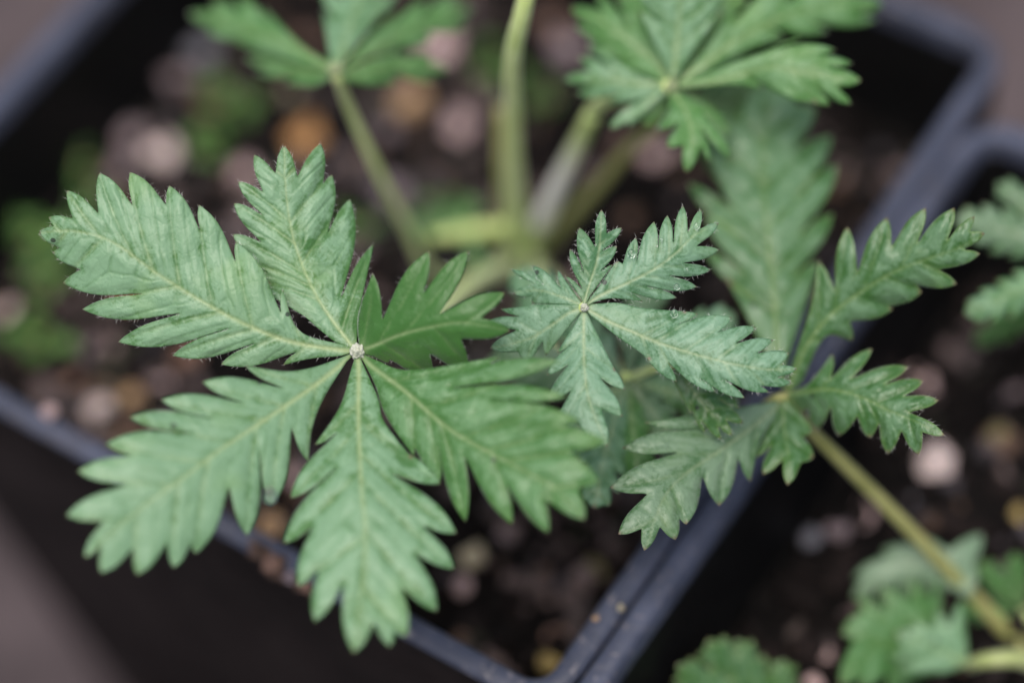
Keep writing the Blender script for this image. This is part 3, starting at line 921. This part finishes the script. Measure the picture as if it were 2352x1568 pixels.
# ---- broad old leaf low behind the middle leaf
K = empty('leaf', P(1440, 870, 24.95), plant)
tag(K, 'blurred grey-green leaf low behind the middle leaf')
for (b, w, t, d1, bn, mt) in (((1175, 625), 90, 7, 25.6, .03, 'leaf_cool'), ((1120, 830), 95, 6, 25.4, 0, 'leaf_old'), ((1215, 1120), 90, 6, 24.4, 0.02, 'leaf'), ((1365, 1165), 85, 7, 24.35, .02, 'leaf_cool'),
                          ((1470, 1120), 65, 6, 24.55, 0, 'leaf_green'), ((1600, 1080), 70, 6, 24.6, 0, 'leaf_old'), ((1700, 950), 70, 6, 24.75, 0, 'leaf'), ((1690, 720), 75, 6, 25.3, -.02, 'leaf_cool'), ((1500, 600), 70, 5, 25.7, 0, 'leaf_old')):
    auto_leaflet(K, (1440, 870), b, w, t, 24.95, d1, bend=bn, mat=mt, grid=7, pucker=0.02)
petiole(K, [P(1440, 870, 24.97), P(1380, 800, 26.5), P(1270, 660, 28.6), cr(0.05, -0.1, 0)], [0.06, 0.06, 0.07, 0.08])

# ---- top left leaf
HD = (770, 160); DD = 25.45
D = empty('leaf', P(*HD, DD), plant)
tag(D, 'blurred bright green leaf at top left on a thin diagonal stalk')
hub(D, P(769, 160, DD - 0.02), 0.07, 3, 'joint')
petiole(D, [P(770, 165, DD), P(805, 255, 26.1), P(872, 400, 26.9), P(935, 520, 27.7), P(1010, 640, 28.6), cr(-0.1, 0.15, -0.1)], [0.055, 0.048, 0.047, 0.049, 0.055, 0.075], 'petiole')
kd = dict(mat='leaf_lush', grid=8, pucker=0.015)
leaflet(D, [HD] + Y1([(2020, 400), (1850, 300), (1600, 200), (1400, 130), (1185, 85)]),
        Y1([(1330, 190), (1290, 200), (1500, 255), (1470, 270), (1800, 380), (2050, 455)]),
        Y1([(1330, 75), (1340, 0), (1500, 70), (1490, -30), (1680, 130), (1650, 50), (1900, 290), (2060, 385)]),
        DD, 26.5, nb=(2, 2), fold=0.25, **kd)
leaflet(D, [HD] + Y1([(1950, 450), (1800, 420), (1650, 390), (1540, 365)]),
        Y1([(1680, 440), (1600, 450), (1830, 490), (1790, 530), (1960, 545), (2070, 500)]),
        Y1([(1640, 360), (1570, 320), (1800, 375), (1780, 340), (2060, 430)]),
        DD, 26.2, nb=(2, 1), fold=0.2, **kd)
leaflet(D, [HD] + Y2([(215, 380), (270, 200), (330, 20), (400, -220)]),
        Y2([(300, -150), (220, -190), (240, -20), (120, -60), (200, 110), (130, 60), (170, 350)]),
        Y2([(450, -120), (560, -160), (400, 10), (560, -40), (340, 160), (450, 100), (235, 370)]),
        DD, 26.3, fold=0.12, **{**kd, 'mat': 'leaf', 'bias': 0.1})
leaflet(D, [HD] + Y2([(300, 360), (450, 260), (620, 170), (800, 100), (985, 50)]),
        Y2([(880, 30), (900, -40), (700, 90), (740, 0), (530, 140), (570, 60), (380, 230), (240, 390)]),
        Y2([(900, 120), (960, 150), (740, 190), (760, 230), (560, 270), (560, 300), (380, 330), (240, 420)]),
        DD, 26.6, nb=(2, 2), fold=0.15, **kd)
leaflet(D, [HD] + Y2([(320, 430), (450, 390), (620, 370), (850, 395)]),
        Y2([(740, 355), (760, 325), (600, 330), (600, 300), (400, 345), (240, 420)]),
        Y2([(740, 430), (770, 470), (560, 430), (540, 480), (420, 490), (250, 470)]),
        DD, 26.2, nb=(2, 2), fold=0.25, **kd)

# ---- tall upright stalks and the top right leaf
F1 = empty('leaf', P(1205, -160, 24.6), plant)
tag(F1, 'tall upright pale stalk whose leaf lies above the picture')
petiole(F1, [P(1275, -330, 24.4), P(1240, -160, 24.6), P(1205, 10, 24.9), P(1178, 130, 25.5), P(1178, 260, 26.4), P(1180, 400, 27.4), P(1188, 540, 28.7), cr(0, 0.05, -0.1)], [0.07, 0.085, 0.085, 0.085, 0.088, 0.10, 0.11, 0.12])
for (b, d1) in (((1200, -560), 24.9), ((1380, -540), 24.9), ((1480, -380), 24.6), ((1080, -480), 24.7)):
    auto_leaflet(F1, (1275, -330), b, 60, 5, 24.4, d1, grid=12)
petiole(F1, [P(1150, 250, 27.3), P(1155, 400, 27.9), P(1170, 545, 28.8), cr(-0.05, 0.1, -0.1)], [0.06, 0.07, 0.08, 0.09], 'petiole_olive')

HE = Z7([(690, 405)])[0]; DE = 25.15
E_ = empty('leaf', P(*HE, DE), plant)
tag(E_, 'blurred lush green leaf at top right, cut by the top edge')
hub(E_, P(HE[0], HE[1], DE - 0.06), 0.055, 4, 'joint')
petiole(E_, [P(HE[0], HE[1], DE + 0.03), P(1460, 215, 25.6), P(1372, 245, 26.2), P(1325, 340, 26.9), P(1280, 430, 27.6), P(1240, 515, 28.3), cr(0.05, 0, -0.1)], [0.07, 0.075, 0.085, 0.085, 0.09, 0.095, 0.10])
sh = petiole(E_, [P(1362, 262, 26.3), P(1325, 338, 26.84), P(1282, 425, 27.5), P(1240, 512, 28.2)], [0.088, 0.098, 0.108, 0.105], 'sheath', 'stipule_sheath')
at = sh.data.attributes.new('along', 'FLOAT', 'POINT')
at.data.foreach_set('value', np.repeat(np.linspace(0, 1, 32), 10).astype(np.float32))
ke = dict(mat='leaf_lush', grid=7, pucker=0.02)
leaflet(E_, [HE] + Z7([(560, 395), (400, 380), (180, 375)]),
        Z7([(320, 405), (240, 445), (430, 450), (390, 490), (560, 470), (650, 430)]),
        Z7([(300, 330), (250, 270), (400, 320), (330, 220), (520, 340), (660, 395)]),
        DE, 25.4, nb=(2, 2), fold=0.12, **{**ke, 'mat': 'leaf', 'bias': 0.02})
leaflet(E_, [HE] + Z7([(620, 300), (500, 200), (370, 110), (215, 35)]),
        Z7([(330, 150), (230, 120), (420, 220), (300, 210), (500, 290), (400, 290), (640, 380)]),
        Z7([(360, 50), (330, -30), (480, 120), (460, 0), (600, 200), (570, 80), (690, 370)]),
        DE, 25.6, fold=0.15, **ke)
leaflet(E_, [HE] + Z7([(705, 300), (720, 150), (730, 0), (750, -260)]),
        Z7([(680, -150), (600, -190), (650, -20), (520, -60), (650, 100), (540, 60), (680, 360)]),
        Z7([(850, -150), (930, -190), (860, 0), (960, -60), (830, 120), (920, 60), (720, 360)]),
        DE, 24.9, fold=-0.15, **{**ke, 'mat': 'leaf', 'bias': 0.05})
leaflet(E_, [HE] + Z7([(820, 320), (1000, 190), (1250, 70), (1450, 30), (1690, 20)]),
        Z7([(1520, -30), (1560, -110), (1250, 0), (1270, -110), (1000, 90), (1000, -20), (850, 230), (720, 390)]),
        Z7([(1560, 75), (1660, 95), (1370, 110), (1430, 150), (1180, 135), (1220, 180), (1000, 260), (730, 410)]),
        DE - 0.02, 25.9, nb=(2, 2), fold=0.1, arch=-0.15, **ke)
leaflet(E_, [HE] + Z7([(820, 395), (950, 370), (1150, 320), (1350, 350), (1585, 380)]),
        Z7([(1440, 315), (1545, 300), (1310, 265), (1465, 235), (1180, 230), (1310, 180), (1000, 290), (720, 400)]),
        Z7([(1480, 415), (1540, 492), (1380, 420), (1440, 498), (1250, 415), (1370, 480), (1070, 370), (1120, 420), (950, 400), (740, 420)]),
        DE, 24.75, nb=(2, 2), fold=0.14, arch=-0.05, **ke)
leaflet(E_, [HE] + Z7([(720, 470), (770, 560), (790, 660), (760, 815)]),
        Z7([(830, 700), (872, 772), (840, 620), (975, 752), (850, 540), (965, 590), (740, 440)]),
        Z7([(740, 690), (665, 695), (720, 590), (615, 610), (680, 500), (670, 440)]),
        DE, 24.7, nb=(1, 2), fold=0.2, arch=-0.1, **ke)
leaflet(E_, [HE] + Z7([(620, 450), (540, 520), (460, 560), (395, 605)]),
        Z7([(480, 580), (490, 600), (650, 460)]),
        Z7([(440, 545), (470, 510), (640, 430)]),
        DE + 0.03, 25.2, fold=0.1, **{**ke, 'mat': 'leaf', 'bias': 0.1})
for (b, w, d1, mt) in ((Z7([(300, 190)])[0], 62, 25.7, 'leaf'), (Z7([(480, -60)])[0], 70, 25.7, 'leaf_lush'), (Z7([(1010, -60)])[0], 75, 25.5, 'leaf_lush'), (Z7([(560, 590)])[0], 40, 25.3, 'leaf_lush'), (Z7([(960, 640)])[0], 42, 25.3, 'leaf_lush')):
    auto_leaflet(E_, HE, b, w, 6, DE + 0.06, d1, mat=mt, grid=7, pucker=0.02)
# olive stalk of an older leaf under the top right one
R_ = empty('leaf', P(1600, 250, 26.6), plant)
tag(R_, 'older shaded leaf under the top-right leaf on an olive stalk')
petiole(R_, [P(1600, 240, 26.4), P(1470, 320, 27.0), P(1380, 420, 27.7), P(1270, 535, 28.7), cr(0.1, -0.05, -0.1)], [0.06, 0.065, 0.075, 0.085, 0.09], 'petiole_olive')
for (b, w, d1) in (((1700, 90), 60, 26.9), ((1830, 200), 70, 26.4), ((1800, 330), 75, 26.3), ((1680, 420), 60, 26.2)):
    auto_leaflet(R_, (1600, 240), b, w, 5, 26.5, d1, mat='leaf_dark', grid=9)
# short yellowing stalk by the crown
S_ = empty('leaf', P(1160, 530, 28.2), plant)
tag(S_, 'short yellow-green leaf beside the crown, strongly blurred')
petiole(S_, [P(1160, 525, 28.3), P(1080, 530, 28.2), P(990, 545, 28.1)], [0.09, 0.08, 0.06], 'petiole')
for (b, w, d1) in (((1010, 470), 35, 28.2), ((1095, 450), 40, 28.1), ((920, 520), 40, 28.3), ((1120, 640), 30, 28.0)):
    auto_leaflet(S_, (1060, 525), b, w, 4, 28.1, d1, mat='leaf_green', grid=9)
v, f = tube([cr(0, 0, -0.3), cr(0.02, 0, 0.1), cr(-0.02, 0.03, 0.5)], [0.28, 0.24, 0.16], 12, 14, 0.08)
mesh_obj('crown', v, f, [M['crown']], plant, origin=CROWN)

# ================================================================== the plant in the right-hand pot
CR2, _ = Pz(2440, 1600, SOILZ)
plant2 = empty('cinquefoil_plant', CR2)
tag(plant2, 'second cinquefoil in the right pot, its long olive stalk reaching left', 'plant', 'cinquefoil plants')
HC = Z6([(900, 700)])[0]; DC = 24.75
C = empty('leaf', P(*HC, DC), plant2)
tag(C, 'deep green long-stalked leaf at right with sharp reddish tooth tips')
petiole(C, [P(HC[0], HC[1], DC), P(1850, 975, 25.0), P(1960, 1085, 25.4), P(2070, 1195, 25.75), P(2180, 1310, 26.1), P(2330, 1470, 26.5), CR2], [0.062, 0.064, 0.065, 0.066, 0.07, 0.08, 0.11], 'petiole_olive')
petiole(C, [P(1755, 925, 24.85), P(1785, 915, 24.72), P(1830, 905, 24.75)], [0.02, 0.05, 0.025], 'petiole_olive', 'stipule', 10)
kc = dict(mat='leaf_dark', grid=5, pucker=0.03, tipr=0.028)
leaflet(C, [HC] + Z6([(960, 690), (1100, 672), (1250, 705), (1400, 775), (1510, 820), (1662, 892)]),
        Z6([(1510, 785), (1636, 725), (1480, 700), (1562, 630), (1390, 640), (1487, 560), (1235, 607), (1313, 475), (1125, 605), (1122, 500), (1010, 640), (925, 685)]),
        Z6([(1560, 885), (1538, 987), (1455, 885), (1390, 982), (1345, 850), (1300, 907), (1240, 812), (1150, 897), (1112, 770), (1045, 867), (1000, 765), (972, 790), (925, 725)]),
        DC - 0.1, 23.75, nb=(2, 1), fold=0.22, arch=-0.05, hairs=80, droop=0.09, bias=0.02, **{**kc, 'grid': 4})
leaflet(C, [HC] + ZC([(-80, 1450), (20, 1320), (150, 1220), (300, 1130), (450, 1075), (560, 1035), (668, 975)]),
        ZC([(610, 965), (625, 903), (520, 990), (542, 868), (395, 1000), (421, 868), (285, 1015), (258, 908), (140, 1115), (93, 948), (40, 1190), (-27, 1092), (-60, 1280), (-150, 1560)]),
        ZC([(590, 1040), (650, 1060), (490, 1128), (552, 1187), (390, 1195), (405, 1222), (275, 1280), (285, 1292), (115, 1345), (115, 1425), (0, 1410), (-100, 1600)]),
        DC, 23.95, nb=(2, 2), fold=0.16, roll=0.1, hairs=0, bias=0.08, **kc)
leaflet(C, [HC] + Z7([(1190, 1780), (1180, 1500), (1150, 1150), (1125, 900), (1125, 650), (1150, 380)]),
        Z7([(980, 560), (930, 480), (960, 760), (870, 650), (960, 960), (768, 862), (990, 1100), (850, 1010), (1010, 1260), (850, 1180), (1060, 1400), (960, 1330), (1150, 1700)]),
        Z7([(1290, 490), (1370, 500), (1285, 690), (1447, 640), (1300, 900), (1472, 775), (1310, 1080), (1452, 1005), (1280, 1280), (1390, 1230), (1230, 1720)]),
        DC + 0.05, 26.0, fold=0.15, arch=-0.1, **{**kc, 'bias': 0.12})
leaflet(C, [HC] + Z6([(885, 800), (895, 900), (910, 1000), (905, 1132)]),
        Z6([(970, 1030), (1032, 1000), (985, 900), (1035, 870), (930, 740)]),
        Z6([(878, 1020), (785, 1082), (820, 950), (740, 1000), (860, 760)]),
        DC - 0.05, 24.25, fold=0.2, **kc)
leaflet(C, [HC] + Z6([(850, 760), (700, 880), (550, 985), (400, 1090), (300, 1210), (215, 1448)]),
        Z6([(290, 1345), (365, 1397), (385, 1300), (418, 1322), (495, 1110), (577, 1232), (668, 1025), (727, 1117), (770, 930), (860, 790)]),
        Z6([(195, 1350), (88, 1370), (210, 1185), (48, 1145), (340, 985), (105, 955), (450, 865), (215, 830), (650, 760), (830, 730)]),
        DC, 23.6, nb=(2, 2), fold=0.14, arch=-0.05, **{**kc, 'mat': 'leaf_old', 'bias': -0.02})

# lower-right leaves of the same plant
G = empty('leaf', P(2250, 1400, 26.3), plant2)
tag(G, 'blurred lower-right leaf turned to show its pale felted underside')
HG = Z8([(2050, 1330)])[0]
leaflet(G, [Z8([(2080, 900)])[0]] + Z8([(1900, 800), (1700, 770), (1550, 830), (1400, 960)]),
        Z8([(1460, 960), (1430, 1020), (1540, 900), (1540, 985), (1650, 880), (1670, 965), (1780, 860), (1810, 930), (1900, 900), (2060, 960)]),
        Z8([(1450, 850), (1400, 850), (1580, 720), (1560, 690), (1760, 660), (1760, 610), (1930, 680), (2120, 600), (2080, 760), (2100, 850)]),
        26.1, 26.2, mat='leaf_old', nb=(2, 1), grid=9, fold=0.1, bias=0.4)
leaflet(G, [HG] + Z8([(1800, 1250), (1600, 1200), (1450, 1300), (1330, 1440)]),
        Z8([(1450, 1400), (1440, 1460), (1600, 1380), (1600, 1470), (1900, 1360)]),
        Z8([(1400, 1200), (1340, 1150), (1450, 1020), (1420, 960), (1580, 1010), (1560, 900), (1720, 960), (1720, 850), (1830, 950), (1900, 830), (1900, 1010), (1950, 1200)]),
        26.2, 25.6, mat='leaf_green', nb=(1, 2), grid=9, fold=0.1, bias=-0.1)
leaflet(G, [HG] + Z8([(1950, 1280), (1850, 1230), (1750, 1190), (1640, 1150)]),
        Z8([(1680, 1240), (1600, 1290), (1740, 1290), (1650, 1370), (1900, 1380)]),
        Z8([(1740, 1120), (1720, 1080), (1850, 1120), (1870, 1020), (1940, 1100), (2010, 960), (2030, 1150)]),
        25.9, 25.8, mat='leaf', nb=(1, 1), grid=9, fold=0.1, bias=0.05)
petiole(G, [P(*HG, 26.0), P(2270, 1515, 25.8), P(2352, 1515, 25.9), P(2420, 1560, 26.4), CR2], [0.06, 0.085, 0.09, 0.09, 0.11], 'petiole_mid')
G2 = empty('leaf', P(1850, 1620, 26.0), plant2)
tag(G2, 'blurred green leaf rising from the bottom edge right of the seam')
for (b, w, d1) in ((Z8([(430, 1330)])[0], 70, 25.4), (Z8([(600, 1190)])[0], 75, 25.5), (Z8([(760, 1190)])[0], 70, 25.6), (Z8([(1020, 1300)])[0], 65, 25.7)):
    auto_leaflet(G2, (1770, 1680), b, w, 5, 25.9, d1, mat='leaf_dark', grid=9)
petiole(G2, [P(1770, 1680, 25.9), P(2000, 1760, 26.2), P(2250, 1700, 26.5), CR2], [0.06, 0.07, 0.08, 0.1])
G3 = empty('leaf', P(2300, 1420, 26.5), plant2)
tag(G3, 'small blurred green leaf at right edge above the thick stalk')
for (a, b, w, d1) in (((2350, 1400), (2250, 1290), 45, 26.2), ((2350, 1400), (2330, 1270), 40, 26.3), ((2350, 1420), (2200, 1390), 40, 26.2)):
    auto_leaflet(G3, a, b, w, 4, 26.5, d1, mat='leaf_green', grid=9)
petiole(G3, [P(2350, 1400, 26.5), P(2400, 1480, 26.5), CR2], [0.05, 0.06, 0.08])

# third plant rooted beyond the right edge
CR3, _ = Pz(2600, 760, SOILZ)
plant3 = empty('cinquefoil_plant', CR3)
tag(plant3, 'cinquefoil with only pale blurred leaflet tips reaching in from the right edge', 'plant', 'cinquefoil plants')
H_ = empty('leaf', P(2480, 600, 25.8), plant3)
for (a, b, w, t, d1, mt) in (((2520, 590), (2195, 500), 75, 7, 25.6, 'leaf_old'), ((2520, 600), (2215, 720), 65, 7, 25.2, 'leaf'), ((2520, 600), (2290, 420), 60, 6, 25.9, 'leaf_old'), ((2500, 640), (2235, 790), 50, 6, 26.6, 'leaf_dark')):
    auto_leaflet(H_, a, b, w, t, 25.6, d1, mat=mt, grid=8, pucker=0.015)
petiole(H_, [P(2520, 600, 25.62), P(2560, 680, 26.5), CR3], [0.06, 0.07, 0.09])

# ================================================================== weeds on the soil, blurred
def weed(x, y, r, label, leaves=6, mat='weed', lift=0.35, seed=0):
    base, d = Pz(x, y, SOILZ)
    root = empty('weed_seedling', base)
    tag(root, label, 'weed', 'small weeds on the potting soil')
    r_ = random.Random(seed)
    d2 = d - lift
    leaves += 4
    for k in range(leaves):
        a = 6.283 * k / leaves + r_.uniform(-.35, .35)
        rr = r * r_.uniform(0.35, 1.15)
        auto_leaflet(root, (x + rr * 0.25 * math.cos(a), y + rr * 0.25 * math.sin(a)), (x + rr * math.cos(a), y + rr * math.sin(a) * 0.85), rr * 0.36, 3, d2, d2 - 0.15 * r_.uniform(0, 1.5), mat=mat, grid=9, under='weed', name='leaf', pucker=0.01)
    petiole(root, [P(x, y, d2 + 0.02), base], [0.04, 0.05], 'petiole_olive', 'stem', 6)
weed(72, 545, 95, 'largest round green weed, blurred, at far left', 7, seed=1)
weed(90, 775, 85, 'green weed at left below the largest weed', 7, seed=2)
weed(222, 255, 60, 'small green weed near the upper-left inner wall', 6, seed=3)
weed(190, 375, 55, 'dim green weed between the upper-left wall and the pale stone', 5, seed=4)
weed(205, 460, 50, 'green weed just behind the tooth tips of the left leaflet', 5, seed=8)
weed(530, 230, 75, 'olive green weed left of the orange stone', 6, seed=5, lift=0.2)
weed(1135, 150, 75, 'green weed behind the tall upright stalk', 6, seed=6)
weed(1255, 225, 60, 'green weed right of the tall upright stalk', 5, seed=7)
weed(1010, 480, 70, 'bright green weed left of the crown, under the short yellow stalk', 7, seed=11, lift=0.3)
weed(470, 330, 60, 'faint green weed between the large pale stone and the upper leaflet', 6, seed=12)
weed(110, 640, 70, 'green weed between the two round weeds at far left', 6, seed=13)
weed(830, 520, 70, 'dim green weed under the thin diagonal stalk', 6, seed=9, lift=0.1)

# ================================================================== small things
def on_rim(px, py, w, col, label, name, cat, flat=0.6, z=RIM + 0.03):
    p, d = Pz(px, py, z)
    me = BLOBS[int(px) % 7].copy(); me.name = name
    me.materials.append(stone_mat(col, SC[col]))
    o = bpy.data.objects.new(name, me)
    r = w / 2 * d / FOC
    o.location = Vector((p[0], p[1], z + r * 0.25)) * CM
    o.scale = (r, r * 1.1, r * flat)
    o.rotation_euler = (0, 0, px)
    COL.objects.link(o)
    return tag(o, label, cat)
on_rim(115, 948, 42, 'pink', 'pinkish grit stone perched on the front rim at left', 'grit_stone', 'stone')
on_rim(625, 1300, 52, 'brown', 'brown soil lump stuck on the front rim under the leaflets', 'soil_lump', 'soil lump', 0.4)
on_rim(668, 1328, 40, 'mauve', 'mauve grit stone on the front rim beside the brown lump', 'grit_stone', 'stone', 0.4)
on_rim(702, 1348, 36, 'brown', 'small brown crumb on the front rim next to the mauve stone', 'soil_lump', 'soil lump', 0.4)
def clod(pts, label):
    bm = bmesh.new()
    for (px, py, w, up) in pts:
        p, d = Pz(px, py, RIM + up)
        r_ = w / 2 * d / FOC
        g_ = bmesh.ops.create_icosphere(bm, subdivisions=2, radius=1.0)
        for v in g_['verts']:
            k = 1 + 0.5 * noise.noise(v.co * 1.7 + Vector((px, py, 0)))
            v.co = (Vector(p) + Vector((v.co.x * r_ * k, v.co.y * r_ * k, v.co.z * r_ * k * 0.6))) * CM
    me = bpy.data.meshes.new('soil_clod'); bm.to_mesh(me); bm.free()
    me.materials.append(M['clod'])
    o = bpy.data.objects.new('soil_clod', me); COL.objects.link(o)
    return tag(o, label, 'soil clod')
M['clod'] = plain('crusted_soil', (0.05, 0.032, 0.024), (0.20, 0.13, 0.10), 900, 0.95, 0.0008, 6, spec=0.2)
clod([(600, 1268, 50, 0.0), (585, 1250, 34, -0.02), (640, 1290, 46, -0.02), (655, 1322, 40, -0.06), (690, 1335, 44, -0.04), (715, 1352, 36, -0.05), (628, 1312, 32, -0.1)], 'crusted brown soil clod on the front rim between the two lower leaflets')
on_rim(1368, 1420, 18, 'tan', 'tiny tan crumb on the seam rim near the bottom', 'soil_lump', 'soil lump', 0.5)
on_rim(1425, 1395, 22, 'beige', 'tiny beige crumb on the seam rim above the tan one', 'soil_lump', 'soil lump', 0.3)

def water():
    t = NT('water')
    p = t.n('ShaderNodeBsdfPrincipled')
    p.inputs['Base Color'].default_value = (0.95, 1, 0.98, 1)
    p.inputs['Roughness'].default_value = 0.02
    p.inputs['IOR'].default_value = 1.333
    p.inputs['Transmission Weight'].default_value = 1.0
    t.l(p.outputs[0], t.out.inputs[0])
    return t.m
M['water'] = water()
DROP = blob_mesh('water_drop', 1.0, 3, 2, 0.05, 1.0)
DROP.materials.append(M['water'])
def drop(px, py, d, r, label):
    o = bpy.data.objects.new('water_drop', DROP)
    o.location = Vector(P(px, py, d)) * CM
    o.scale = (r, r * 1.15, r * (0.8 if r > 0.045 else 0.4))
    o.rotation_euler = camo.matrix_world.to_euler()
    COL.objects.link(o)
    tag(o, label, 'water drop', 'water drops on the leaves')
drop(620, 1138, 22.75, 0.056, 'bright water drop hanging at a tooth of the lower-left leaflet')
def zd(x, y): return Z5([(x, y)])[0]
drop(*zd(1207, 592), 23.70, 0.026, 'clear drop on lowest right tooth of the small upper-right leaflet')
drop(*zd(935, 395), 23.70, 0.034, 'clear drop filling the curled tooth left of the small upper-right leaflet')
drop(*zd(1265, 485), 23.69, 0.012, 'tiny glinting drop on a right tooth of the small upper-right leaflet')
drop(*zd(1190, 752), 23.64, 0.032, 'clear drop lying on the top tooth of the small right leaflet')
drop(*zd(1325, 230), 23.70, 0.026, 'clear drop near the tip of the small upper-right leaflet')
drop(*zd(1115, 312), 23.70, 0.014, 'tiny drop between the upper teeth of the small upper-right leaflet')

for o in bpy.data.objects:
    if '_wl' in o: del o['_wl']
